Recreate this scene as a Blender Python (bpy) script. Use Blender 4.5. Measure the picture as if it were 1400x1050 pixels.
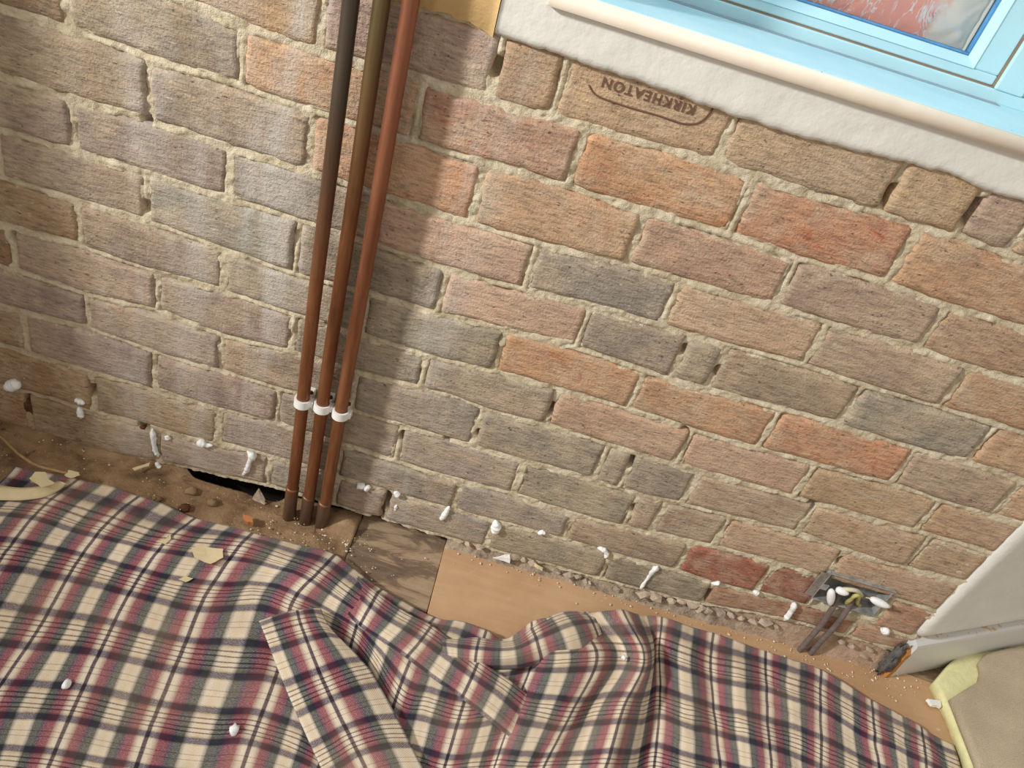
import bpy, bmesh, math, random
import numpy as np
from mathutils import Vector, Matrix, noise as mnoise
random.seed(7); rng = np.random.default_rng(7)
for o in list(bpy.data.objects): bpy.data.objects.remove(o)
scene = bpy.context.scene
COL = scene.collection

# ------------------------------------------------------------------ camera
FPX = 1030.0
CAM = np.array([0.0, -1.0308, 1.2023])
RM = np.array([[0.95851337, 0.1326305, 0.25231184],      # right
               [0.2816026, -0.57779854, -0.76606058],    # down
               [0.04418242, 0.80533098, -0.59117673]])   # forward
cd = bpy.data.cameras.new('camera'); cam = bpy.data.objects.new('camera', cd); COL.objects.link(cam)
cd.sensor_width = 36.0; cd.lens = FPX / 1400.0 * 36.0; cd.clip_start = 0.02; cd.clip_end = 60
m = Matrix(((RM[0][0], -RM[1][0], -RM[2][0], CAM[0]), (RM[0][1], -RM[1][1], -RM[2][1], CAM[1]),
            (RM[0][2], -RM[1][2], -RM[2][2], CAM[2]), (0, 0, 0, 1)))
cam.matrix_world = m
scene.camera = cam

# ------------------------------------------------------------------ light
def srgb(r, g, b):
    f = lambda c: (c / 255 / 12.92) if c <= 10 else ((c / 255 + 0.055) / 1.055) ** 2.4
    return (f(r), f(g), f(b), 1.0)
world = bpy.data.worlds.new('room_ambience'); scene.world = world; world.use_nodes = True
bg = world.node_tree.nodes['Background']
bg.inputs[0].default_value = (1.0, 0.94, 0.855, 1); bg.inputs[1].default_value = 0.60      # warm light bounced around the room
def look_at(o, target):
    d = Vector(target) - o.location
    o.rotation_euler = d.to_track_quat('-Z', 'Y').to_euler()
kl = bpy.data.lights.new('work_lamp', 'SPOT'); key = bpy.data.objects.new('work_lamp', kl); COL.objects.link(key)
key.location = (-2.75, -1.55, 2.15); look_at(key, (0.62, 0.0, 0.42))
kl.energy = 520; kl.color = (1.0, 0.985, 0.96); kl.shadow_soft_size = 0.15
kl.spot_size = math.radians(41); kl.spot_blend = 1.0
sl = bpy.data.lights.new('window_daylight', 'AREA'); sky = bpy.data.objects.new('window_daylight', sl); COL.objects.link(sky)
sl.shape = 'RECTANGLE'; sl.size = 0.5; sl.size_y = 0.7; sl.energy = 3.0; sl.color = (0.40, 0.80, 1.0)
sky.location = (0.29, 0.13, 1.62); look_at(sky, (0.29, -0.55, 0.75))
scene.view_settings.view_transform = 'Standard'; scene.view_settings.look = 'None'
scene.view_settings.exposure = 0.06; scene.view_settings.gamma = 1.0; scene.view_settings.use_curve_mapping = False

# ------------------------------------------------------------------ helpers
def ray(u, v):
    return RM.T @ np.array([(u - 700) / FPX, (v - 525) / FPX, 1.0])
def W(u, v, y=0.0):                      # point of a sight line on an upright plane y
    d = ray(u, v); return CAM + d * ((y - CAM[1]) / d[1])
def F(u, v, z=0.0):                      # point of a sight line on a level plane z
    d = ray(u, v); return CAM + d * ((z - CAM[2]) / d[2])
def hash3(ix, iy, iz):
    n = (ix * 374761393 + iy * 668265263 + iz * 2147483647 + 1013904223) & 0xffffffff
    n = ((n ^ (n >> 13)) * 1274126177) & 0xffffffff
    n = ((n ^ (n >> 16)) * 2246822519) & 0xffffffff
    return ((n ^ (n >> 15)) & 0xffffff) / float(0xffffff) * 2 - 1
def vnoise(x, y, z=0.0):
    x = np.asarray(x, float); y = np.asarray(y, float); z = np.zeros_like(x) + z
    ix, iy, iz = (np.floor(a).astype(np.int64) for a in (x, y, z))
    fx, fy, fz = x - ix, y - iy, z - iz
    s = lambda t: t * t * (3 - 2 * t)
    fx, fy, fz = s(fx), s(fy), s(fz)
    r = 0
    for dx in (0, 1):
        for dy in (0, 1):
            for dz in (0, 1):
                w = (fx if dx else 1 - fx) * (fy if dy else 1 - fy) * (fz if dz else 1 - fz)
                r = r + w * hash3(ix + dx, iy + dy, iz + dz)
    return r
def fbm(x, y, z=0.0, o=3):
    r = 0; a = 1.0; t = 0
    for i in range(o):
        r = r + a * vnoise(np.asarray(x) * 2 ** i + 17.3 * i, np.asarray(y) * 2 ** i - 9.1 * i, z + 5.7 * i); t += a; a *= 0.5
    return r / t
def mesh_obj(name, verts, faces, mat=None, parent=None, smooth=True):
    me = bpy.data.meshes.new(name); me.from_pydata([tuple(map(float, v)) for v in verts], [], faces); me.update()
    o = bpy.data.objects.new(name, me); COL.objects.link(o)
    if mat: me.materials.append(mat)
    if smooth: me.polygons.foreach_set('use_smooth', [True] * len(me.polygons))
    if parent: o.parent = parent
    return o
def bm_obj(name, bm, mat=None, parent=None, smooth=False):
    me = bpy.data.meshes.new(name); bm.to_mesh(me); bm.free()
    o = bpy.data.objects.new(name, me); COL.objects.link(o)
    if mat: me.materials.append(mat)
    if smooth: me.polygons.foreach_set('use_smooth', [True] * len(me.polygons))
    if parent: o.parent = parent
    return o
def box_bm(x0, x1, y0, y1, z0, z1, bev=0.0, seg=2):
    bm = bmesh.new(); bmesh.ops.create_cube(bm, size=1.0)
    for v in bm.verts:
        v.co = Vector(((x0 + x1) / 2 + v.co.x * (x1 - x0), (y0 + y1) / 2 + v.co.y * (y1 - y0), (z0 + z1) / 2 + v.co.z * (z1 - z0)))
    if bev: bmesh.ops.bevel(bm, geom=bm.edges[:], offset=bev, segments=seg, affect='EDGES', profile=0.5)
    return bm
def box(name, x0, x1, y0, y1, z0, z1, mat, parent=None, bev=0.0):
    return bm_obj(name, box_bm(x0, x1, y0, y1, z0, z1, bev), mat, parent)
def empty(name, loc=(0, 0, 0)):
    o = bpy.data.objects.new(name, None); COL.objects.link(o); o.location = loc; o.empty_display_size = 0.05; return o
def tag(o, label=None, cat=None, group=None, kind=None):
    if label: o['label'] = label
    if cat: o['category'] = cat
    if group: o['group'] = group
    if kind: o['kind'] = kind
    return o
def own(parent, o):                     # parent while the mesh stays where it was modelled
    o.parent = parent; o.matrix_parent_inverse = Matrix.Translation(-Vector(parent.location)); return o
def tube(path, r, n=10, cap=True):      # verts, faces of a swept tube; r may be a list
    P = [Vector(p) for p in path]; k = len(P); V = []; Fc = []
    rr = r if isinstance(r, (list, tuple)) else [r] * k
    up = Vector((0.13, 0.9, 0.31))
    for i, p in enumerate(P):
        t = (P[min(i + 1, k - 1)] - P[max(i - 1, 0)]).normalized()
        a = t.cross(up).normalized(); b = t.cross(a)
        for j in range(n):
            th = 2 * math.pi * j / n
            V.append(p + (a * math.cos(th) + b * math.sin(th)) * rr[i])
    for i in range(k - 1):
        for j in range(n):
            Fc.append((i * n + j, i * n + (j + 1) % n, (i + 1) * n + (j + 1) % n, (i + 1) * n + j))
    if cap: Fc.append(tuple(range(n))[::-1]); Fc.append(tuple((k - 1) * n + j for j in range(n)))
    return V, Fc
def catmull(P, t):                      # P: (n, d) array, t in [0, n-1]
    n = len(P); i = min(int(t), n - 2); f = t - i
    p0 = P[i - 1] if i > 0 else 2 * P[0] - P[1]
    p3 = P[i + 2] if i + 2 < n else 2 * P[n - 1] - P[n - 2]
    p1, p2 = P[i], P[i + 1]
    return 0.5 * ((2 * p1) + (-p0 + p2) * f + (2 * p0 - 5 * p1 + 4 * p2 - p3) * f * f + (-p0 + 3 * p1 - 3 * p2 + p3) * f ** 3)

# ------------------------------------------------------------------ materials
class NT:
    def __init__(s, name):
        s.mat = bpy.data.materials.new(name); s.mat.use_nodes = True; s.t = s.mat.node_tree; s.n = s.t.nodes; s.b = s.n['Principled BSDF']
        s.b.inputs['Roughness'].default_value = 0.85
    def new(s, ty, **k):
        nd = s.n.new(ty)
        for a, v in k.items(): setattr(nd, a, v)
        return nd
    def put(s, sock, v):
        if isinstance(v, bpy.types.NodeSocket): s.t.links.new(v, sock)
        elif v is not None: sock.default_value = v
    def pos(s): return s.new('ShaderNodeNewGeometry').outputs['Position']
    def gen(s): return s.new('ShaderNodeTexCoord').outputs['Object']
    def uv(s): return s.new('ShaderNodeTexCoord').outputs['UV']
    def map(s, v, scale=(1, 1, 1), loc=(0, 0, 0), rot=(0, 0, 0)):
        m = s.new('ShaderNodeMapping'); s.put(m.inputs[0], v); m.inputs['Scale'].default_value = scale
        m.inputs['Location'].default_value = loc; m.inputs['Rotation'].default_value = rot; return m.outputs[0]
    def noise(s, v, scale=5, detail=4, rough=0.55, dist=0.0):
        n = s.new('ShaderNodeTexNoise'); s.put(n.inputs['Vector'], v); n.inputs['Scale'].default_value = scale
        n.inputs['Detail'].default_value = detail; n.inputs['Roughness'].default_value = rough; n.inputs['Distortion'].default_value = dist
        return n.outputs['Fac']
    def vor(s, v, scale=5, feat='F1'):
        n = s.new('ShaderNodeTexVoronoi', feature=feat); s.put(n.inputs['Vector'], v); n.inputs['Scale'].default_value = scale; return n.outputs['Distance']
    def math(s, op, a, b=None, c=None, clamp=False):
        n = s.new('ShaderNodeMath', operation=op, use_clamp=clamp); s.put(n.inputs[0], a)
        if b is not None: s.put(n.inputs[1], b)
        if c is not None: s.put(n.inputs[2], c)
        return n.outputs[0]
    def rng(s, v, a, b, c=0.0, d=1.0):
        n = s.new('ShaderNodeMapRange'); s.put(n.inputs[0], v)
        for i, x in enumerate((a, b, c, d)): n.inputs[i + 1].default_value = x
        return n.outputs[0]
    def mix(s, f, a, b, mode='MIX'):
        n = s.new('ShaderNodeMix', data_type='RGBA', blend_type=mode); s.put(n.inputs[0], f); s.put(n.inputs[6], a); s.put(n.inputs[7], b); return n.outputs[2]
    def ramp(s, v, stops, interp='LINEAR'):
        n = s.new('ShaderNodeValToRGB'); s.put(n.inputs[0], v); cr = n.color_ramp; cr.interpolation = interp
        while len(cr.elements) < len(stops): cr.elements.new(0.5)
        for e, (p, c) in zip(cr.elements, stops): e.position = p; e.color = c
        return n.outputs[0]
    def bump(s, h, strength=0.5, dist=0.002):
        n = s.new('ShaderNodeBump'); s.put(n.inputs['Height'], h); n.inputs['Strength'].default_value = strength; n.inputs['Distance'].default_value = dist
        s.t.links.new(n.outputs[0], s.b.inputs['Normal'])
    def sep(s, v):
        n = s.new('ShaderNodeSeparateXYZ'); s.put(n.inputs[0], v); return n.outputs
    def color(s, c): s.put(s.b.inputs['Base Color'], c)
    def set(s, **k):
        for a, v in k.items(): s.put(s.b.inputs[a.replace('_', ' ')], v)
        return s

def gauss(t, v, c, w):
    return t.math('EXPONENT', t.math('MULTIPLY', t.math('POWER', t.math('DIVIDE', t.math('SUBTRACT', v, c), w), 2.0), -1.0))

def make_brick_mat():
    t = NT('weathered_brick'); p = t.pos(); oi = t.new('ShaderNodeObjectInfo')
    off = t.new('ShaderNodeVectorMath', operation='SCALE'); t.put(off.inputs[0], (13.0, 7.0, 29.0)); t.put(off.inputs['Scale'], oi.outputs['Random'])
    add = t.new('ShaderNodeVectorMath', operation='ADD'); t.put(add.inputs[0], p); t.put(add.inputs[1], off.outputs[0]); q = add.outputs[0]
    base = oi.outputs['Color']
    big = t.noise(q, 9, 3, 0.5)
    c = t.mix(t.rng(big, 0.3, 0.7), t.mix(1.0, base, (0.86, 0.86, 0.88, 1), 'MULTIPLY'), t.mix(1.0, base, (1.14, 1.11, 1.07, 1), 'MULTIPLY'))
    c = t.mix(t.rng(t.noise(t.map(q, (1, 1, 1.4), (7, 3, 1)), 7, 3, 0.55, 0.8), 0.42, 0.68, 0, 0.5), c, srgb(190, 166, 138))
    # dusty pale bloom and raw clay showing through
    dust = t.rng(t.noise(q, 16, 5, 0.65, 0.6), 0.45, 0.72, 0, 0.7)
    c = t.mix(dust, c, srgb(192, 174, 150))
    raw = t.math('MULTIPLY', t.rng(t.noise(t.map(q, (1, 1, 1.6), (3, 1, 4)), 24, 5, 0.7, 1.0), 0.58, 0.7), oi.outputs['Alpha'])
    c = t.mix(raw, c, srgb(168, 88, 62))
    # dragged wire-cut grain
    grain = t.noise(t.map(q, (45, 45, 190)), 1.0, 4, 0.65)
    c = t.mix(0.8, c, t.ramp(grain, [(0.25, (0.46, 0.46, 0.46, 1)), (0.48, (1, 1, 1, 1)), (0.75, (1.42, 1.39, 1.32, 1))]), 'MULTIPLY')
    speck = t.rng(t.noise(t.map(q, (90, 90, 200), (5, 5, 5)), 1.0, 3, 0.6), 0.37, 0.28)
    c = t.mix(t.math('MULTIPLY', speck, 0.75), c, srgb(62, 48, 42))
    pale = t.rng(t.noise(t.map(q, (70, 70, 240), (9, 2, 5)), 1.0, 3, 0.6), 0.64, 0.74)
    c = t.mix(t.math('MULTIPLY', pale, 0.6), c, srgb(222, 206, 178))
    # old limewash runs: upright pale streaks
    s = t.sep(p)
    run = t.noise(t.map(p, (15, 1, 2.6)), 1.0, 4, 0.6, 0.4)
    zone = t.math('ADD', t.math('ADD', gauss(t, s[0], -0.37, 0.10), gauss(t, s[0], -0.09, 0.035)), t.math('MULTIPLY', gauss(t, s[0], -0.56, 0.12), 0.7), clamp=True)
    f = t.math('MULTIPLY', t.math('MULTIPLY', t.rng(run, 0.45, 0.68), zone), 0.55)
    c = t.mix(f, c, srgb(206, 203, 196))
    t.color(c)
    h = t.math('ADD', t.math('MULTIPLY', grain, 0.8), t.math('MULTIPLY', t.noise(q, 260, 3, 0.6), 0.5))
    t.bump(h, 1.0, 0.004); t.set(Roughness=0.92)
    t.b.inputs['Specular IOR Level'].default_value = 0.25
    return t.mat
def make_mortar_mat():
    t = NT('lime_mortar'); p = t.pos()
    n = t.noise(p, 30, 5, 0.65)
    c = t.ramp(n, [(0.25, srgb(156, 140, 112)), (0.45, srgb(202, 188, 158)), (0.75, srgb(230, 219, 196))])
    s = t.sep(p)
    low = t.math('MULTIPLY', t.rng(s[0], -0.35, -0.85), t.rng(s[2], 0.45, 0.05))
    c = t.mix(t.math('MULTIPLY', low, 0.5), c, srgb(150, 108, 66))
    sp = t.rng(t.noise(p, 420, 2, 0.5), 0.62, 0.72); c = t.mix(t.math('MULTIPLY', sp, 0.5), c, srgb(120, 104, 82))
    t.color(c); t.bump(t.math('ADD', t.noise(p, 180, 4, 0.7), t.math('MULTIPLY', t.noise(p, 600, 2, 0.6), 0.4)), 0.9, 0.003); t.set(Roughness=0.95)
    return t.mat
def plain(name, col, rough=0.7, var=0.12, scale=20, bump=0.2, bdist=0.001, metal=0.0, bscale=120):
    t = NT(name); p = t.pos(); n = t.noise(p, scale, 4, 0.6)
    lo = tuple(c * (1 - var) for c in col[:3]) + (1,); hi = tuple(min(1, c * (1 + var)) for c in col[:3]) + (1,)
    t.color(t.ramp(n, [(0.3, lo), (0.7, hi)]))
    if bump: t.bump(t.noise(p, bscale, 4, 0.6), bump, bdist)
    t.set(Roughness=rough, Metallic=metal); return t.mat
M_BRICK = make_brick_mat(); M_MORTAR = make_mortar_mat()
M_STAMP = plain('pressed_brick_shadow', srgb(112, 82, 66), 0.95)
M_PLASTER = plain('white_painted_plaster', srgb(226, 224, 216), 0.8, 0.05, 14, 0.5, 0.003, 0, 60)
M_TANPLASTER = plain('bare_tan_plaster', srgb(226, 190, 132), 0.9, 0.10, 12, 0.4, 0.002)
M_SILL = plain('white_gloss_paint', srgb(236, 236, 232), 0.5, 0.03, 10, 0.12, 0.001)
M_FRAME = plain('sky_tinted_frame', srgb(190, 228, 238), 0.4, 0.03, 10, 0.08, 0.001)  # cyan cast of the skylight is put into the frame colour
M_NOSE = plain('warm_light_tinted_cream', srgb(226, 212, 194), 0.6, 0.05, 30, 0.12, 0.001)  # warm room light on the sill edge, put into its colour
M_GAP = plain('grimy_brown_gap', srgb(150, 122, 98), 0.9)
M_SEAL = plain('blue_glazing_seal', srgb(84, 144, 196), 0.5, 0.2, 60)
M_SKIRT = plain('grey_white_gloss_skirting', srgb(205, 205, 203), 0.35, 0.03, 8, 0.05)
M_RAWWOOD = plain('raw_orange_wood', srgb(186, 130, 70), 0.85, 0.2, 40)
M_SOOT = plain('dark_grey_debris', srgb(98, 94, 92), 0.95, 0.5, 90, 0.9, 0.004)
M_CLIP = plain('white_plastic', srgb(232, 232, 228), 0.4, 0.03, 20, 0.03)
M_CAULK = plain('white_filler', srgb(242, 242, 240), 0.55, 0.04, 60, 0.3, 0.001)
M_STONE = plain('rubble_stone', srgb(180, 162, 142), 0.95, 0.35, 60, 0.7, 0.002)
M_RUST = plain('rusty_brown_crust', srgb(92, 54, 30), 0.95, 0.5, 110, 0.9, 0.003)
M_CREAM = plain('cream_paper', srgb(220, 202, 160), 0.8, 0.07, 40, 0.15)
M_VOID = plain('dark_earth', srgb(40, 32, 26), 1.0, 0.3, 30)
def make_dust_mat():
    t = NT('dusty_floorboard'); p = t.pos()
    n = t.noise(p, 14, 5, 0.65, 0.4); g = t.noise(t.map(p, (8, 60, 10)), 1.0, 4, 0.6)
    c = t.ramp(n, [(0.25, srgb(84, 64, 46)), (0.46, srgb(146, 116, 84)), (0.72, srgb(182, 152, 116))])
    c = t.mix(0.35, c, t.ramp(g, [(0.3, (0.5, 0.48, 0.46, 1)), (0.7, (1.2, 1.2, 1.2, 1))]), 'MULTIPLY')
    sp = t.rng(t.vor(p, 130), 0.16, 0.1); sm = t.rng(t.noise(p, 30, 2), 0.55, 0.65)
    c = t.mix(t.math('MULTIPLY', sp, sm), c, srgb(216, 196, 164))
    dk = t.rng(t.noise(t.map(p, (1, 1, 1), (4, 2, 0)), 38, 3, 0.6, 1.5), 0.36, 0.28); c = t.mix(t.math('MULTIPLY', dk, 0.7), c, srgb(62, 46, 34))
    t.color(c); t.bump(t.noise(p, 160, 5, 0.7), 0.8, 0.004); t.set(Roughness=0.95); return t.mat
M_DUST = make_dust_mat()
def make_weathered():
    t = NT('weathered_board'); p = t.pos()
    n = t.noise(t.map(p, (7, 22, 9)), 1.0, 5, 0.65, 1.0)
    c = t.ramp(n, [(0.3, srgb(98, 80, 66)), (0.47, srgb(128, 106, 86)), (0.53, srgb(164, 140, 112)), (0.75, srgb(182, 160, 132))])
    t.color(c); t.bump(t.noise(t.map(p, (40, 120, 40)), 1.0, 4, 0.7), 0.6, 0.003); t.set(Roughness=0.9); return t.mat
M_WEATHER = make_weathered()
def make_hardboard():
    t = NT('brown_hardboard'); p = t.pos()
    n = t.noise(p, 5, 4, 0.6); g = t.noise(t.map(p, (5, 70, 5)), 1.0, 4, 0.6)
    c = t.ramp(n, [(0.3, srgb(186, 146, 108)), (0.7, srgb(206, 170, 132))])
    c = t.mix(0.45, c, t.ramp(g, [(0.3, (0.84, 0.82, 0.8, 1)), (0.7, (1.08, 1.08, 1.08, 1))]), 'MULTIPLY')
    d = t.rng(t.noise(t.map(p, (26, 60, 10), (3, 3, 0)), 1.0, 4, 0.7, 1.0), 0.64, 0.72)
    s = t.sep(p); d = t.math('MULTIPLY', d, t.rng(s[0], 0.55, 0.95, 0.25, 0.9))
    c = t.mix(d, c, srgb(226, 208, 184))
    t.color(c); t.bump(t.noise(p, 300, 3, 0.6), 0.15, 0.001); t.set(Roughness=0.5); return t.mat
M_HARD = make_hardboard()
def make_copper(name, patina):
    t = NT(name); p = t.pos(); s = t.sep(p)
    n = t.noise(t.map(p, (60, 60, 7)), 1.0, 5, 0.65)
    c = t.ramp(n, [(0.25, srgb(96, 58, 34)), (0.5, srgb(132, 84, 52)), (0.8, srgb(164, 112, 76))])
    top = t.math('MULTIPLY', t.rng(t.math('ADD', s[2], t.math('MULTIPLY', t.math('SUBTRACT', n, 0.5), 0.25)), patina[0], patina[1]), patina[3])
    c = t.mix(top, c, patina[2])
    low = t.rng(t.math('ADD', s[2], t.math('MULTIPLY', n, 0.03)), 0.105, 0.075)
    c = t.mix(t.math('MULTIPLY', low, 0.75), c, srgb(122, 104, 88))
    t.color(c); t.set(Metallic=0.55, Roughness=t.rng(n, 0.3, 0.7, 0.36, 0.55)); t.bump(n, 0.08, 0.001); return t.mat
def make_galv():
    t = NT('galvanised_steel'); p = t.pos(); n = t.noise(p, 60, 4, 0.6)
    t.color(t.ramp(n, [(0.3, srgb(120, 124, 126)), (0.6, srgb(168, 168, 166)), (0.8, srgb(206, 196, 180))])); t.set(Metallic=0.15, Roughness=0.5); return t.mat
M_GALV = make_galv()
M_CABLE = plain('grey_dusty_cable', srgb(112, 98, 92), 0.7, 0.25, 70)
M_EARTH = plain('yellow_green_sleeve', srgb(180, 172, 104), 0.6, 0.25, 90)
M_WIREW = plain('cream_wire_sleeve', srgb(214, 206, 176), 0.5, 0.1, 60)
M_FOAM = plain('yellow_foam_underlay', srgb(228, 225, 172), 0.9, 0.10, 40, 0.5, 0.003)
def make_carpet():
    t = NT('taupe_carpet'); p = t.pos(); n = t.noise(p, 9, 4, 0.6); f = t.noise(p, 420, 3, 0.7)
    c = t.ramp(n, [(0.3, srgb(200, 182, 156)), (0.7, srgb(224, 206, 178))])
    c = t.mix(0.7, c, t.ramp(f, [(0.3, (0.68, 0.68, 0.68, 1)), (0.7, (1.2, 1.2, 1.2, 1))]), 'MULTIPLY')
    t.color(c); t.bump(f, 1.0, 0.004); t.set(Roughness=1.0); return t.mat
M_CARPET = make_carpet()
def make_plaid():
    t = NT('brushed_plaid_cotton'); u = t.sep(t.uv())
    fu = t.math('FRACT', u[0]); fv = t.math('FRACT', u[1])
    CR = srgb(226, 212, 190); RD = srgb(116, 34, 48); MA = srgb(86, 22, 46); GN = srgb(40, 46, 46); NV = srgb(28, 25, 50); GY = srgb(176, 160, 152); LN = srgb(36, 18, 34)
    warp = [(0.0, LN), (0.022, LN), (0.032, CR), (0.07, CR), (0.10, srgb(190, 160, 146)), (0.14, RD), (0.235, MA), (0.275, NV), (0.31, GN), (0.37, GN), (0.42, CR), (0.5, srgb(222, 196, 160)),
            (0.58, CR), (0.63, GN), (0.69, GN), (0.725, NV), (0.765, MA), (0.86, RD), (0.90, srgb(190, 160, 146)), (0.93, CR), (0.968, CR), (0.978, LN), (1.0, LN)]
    wl = t.ramp(fu, warp)
    D = srgb(58, 44, 46)
    weft = [(0.0, CR), (0.028, CR), (0.034, D), (0.052, D), (0.058, CR), (0.098, CR), (0.104, D), (0.122, D), (0.128, CR), (0.17, srgb(190, 172, 142)), (0.20, NV), (0.29, NV), (0.325, CR),
            (0.455, CR), (0.468, srgb(120, 96, 76)), (0.48, CR), (0.54, CR), (0.552, srgb(120, 96, 76)), (0.565, CR), (0.68, CR), (0.715, NV), (0.80, NV), (0.83, srgb(190, 172, 142)),
            (0.872, CR), (0.878, D), (0.896, D), (0.902, CR), (0.942, CR), (0.948, D), (0.966, D), (0.972, CR), (1.0, CR)]
    wf = t.ramp(fv, weft)
    wv = t.new('ShaderNodeTexWave', wave_type='BANDS', bands_direction='DIAGONAL'); t.put(wv.inputs['Vector'], t.map(t.uv(), (44, 44, 1))); wv.inputs['Scale'].default_value = 0.5
    wv.inputs['Distortion'].default_value = 0.6
    spk = t.noise(t.map(t.uv(), (46, 62, 1)), 1.0, 2, 0.5)
    ft = t.math('ADD', t.math('ADD', 0.16, t.math('MULTIPLY', wv.outputs['Fac'], 0.22)), t.math('MULTIPLY', t.rng(spk, 0.35, 0.65), 0.28))
    g1 = t.new('ShaderNodeGamma'); t.put(g1.inputs[0], wl); t.put(g1.inputs[1], t.math('SUBTRACT', 1.0, ft))
    g2 = t.new('ShaderNodeGamma'); t.put(g2.inputs[0], wf); t.put(g2.inputs[1], ft)
    c = t.mix(0.20, t.mix(1.0, g1.outputs[0], g2.outputs[0], 'MULTIPLY'), t.mix(ft, wl, wf))
    fuzz = t.noise(t.map(t.uv(), (1, 1, 1)), 90, 3, 0.7)
    c = t.mix(0.6, c, t.ramp(fuzz, [(0.3, (0.8, 0.8, 0.8, 1)), (0.7, (1.15, 1.15, 1.15, 1))]), 'MULTIPLY')
    c = t.mix(t.rng(t.noise(t.pos(), 7, 3, 0.6), 0.45, 0.75, 0, 0.22), c, srgb(200, 172, 134))
    t.color(c); t.bump(t.math('ADD', fuzz, wv.outputs['Fac']), 0.35, 0.0012); t.set(Roughness=0.95)
    t.b.inputs['Sheen Weight'].default_value = 0.15
    return t.mat
M_PLAID = make_plaid()

# ================================================================== the setting: brick wall
PX = {
 0: [(257,3),(323,34),(421,69),(527,94),(567,106),(636,129),(749,162),(829,183),(883,197),(986,226),(1057,249),(1120,269),(1200,290),(1260,312),(1310,324),(1398,358)],
 1: [(57,29),(160,63),(223,89),(314,113),(393,143),(479,169),(550,189),(607,209),(721,237),(771,254),(857,283),(900,294),(1000,323),(1086,354),(1209,386),(1286,417),(1397,451)],
 2: [(17,110),(100,136),(197,161),(286,194),(371,220),(407,231),(621,303),(730,334),(843,360),(911,377),(980,400),(1054,417),(1086,426),(1143,446),(1240,470),(1300,498),(1396,520)],
 3: [(14,183),(103,207),(206,240),(309,271),(567,354),(607,369),(693,394),(741,403),(800,417),(900,446),(997,474),(1071,491),(1140,514),(1220,540),(1280,556),(1398,594)],
 4: [(11,246),(143,286),(211,307),(309,343),(397,377),(510,403),(579,426),(650,443),(736,463),(783,474),(883,509),(940,528),(1020,548),(1080,564),(1140,578),(1220,606),(1280,622),(1350,638),(1398,658)],
 5: [(0,307),(109,336),(200,369),(309,400),(397,431),(510,463),(579,489),(664,506),(736,526),(800,543),(880,568),(946,590),(1030,614),(1106,632),(1140,643),(1220,662),(1286,686),(1330,698),(1398,718)],
 6: [(17,369),(120,406),(223,426),(303,463),(394,480),(510,517),(636,546),(657,561),(743,581),(814,604),(886,626),(940,640),(1020,664),(1100,686),(1130,692),(1200,714),(1260,730),(1300,740),(1350,756)],
 7: [(0,420),(126,449),(217,486),(297,506),(394,537),(600,599),(700,627),(786,650),(871,679),(940,692),(1010,710),(1096,730),(1130,744),(1200,768),(1260,784),(1306,794)],
 8: [(0,471),(120,508),(220,536),(290,558),(370,576),(600,653),(686,673),(783,707),(880,728),(960,744),(1020,760),(1080,776),(1120,790),(1229,821)],
 9: [(0,530),(86,550),(120,566),(186,578),(240,598),(296,608),(340,616),(390,630),(629,701),(757,733),(843,759),(920,778),(980,800),(1046,814),(1090,826),(1171,847),(1217,864)],
 10: [(29,586),(63,600),(143,620),(229,634),(320,654),(370,664),(490,700),(600,733),(757,776),(814,791),(886,810),(943,824),(980,830),(1060,844),(1200,882)],
}
XL, XR = -1.35, 0.985
GX = np.linspace(XL - 0.1, XR + 0.1, 240); BED = {}
for k, pts in PX.items():
    P = np.array([W(*p) for p in pts]); X = P[:, 0]; Z = P[:, 2]; o = np.argsort(X); X, Z = X[o], Z[o]
    c = np.polyfit(X, Z, 1 if k < 10 else 2); base = np.polyval(c, X); res = np.interp(GX, X, Z - base)
    kern = np.exp(-np.linspace(-2, 2, 15) ** 2); kern /= kern.sum()
    res = np.convolve(np.pad(res, 7, 'edge'), kern, 'valid')
    BED[k] = np.polyval(c, np.clip(GX, X[0], X[-1])) + res * 0.85
BED[-1] = BED[0] + 0.086
def bed(k, x): return np.interp(x, GX, BED[k])
C = dict(gb=(150,132,114), gm=(152,132,120), ol=(134,129,114), gr=(146,139,127), tan=(186,154,122), tn2=(176,148,120), yel=(176,146,108), org=(200,146,106), ort=(196,154,116),
         red=(158,84,62), rdk=(134,66,52), pk=(192,156,130), mv=(168,144,128), mvd=(136,114,104), brn=(140,110,78), bro=(146,108,70), orr=(190,124,92), blu=(146,144,132), cly=(176,128,102))
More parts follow.
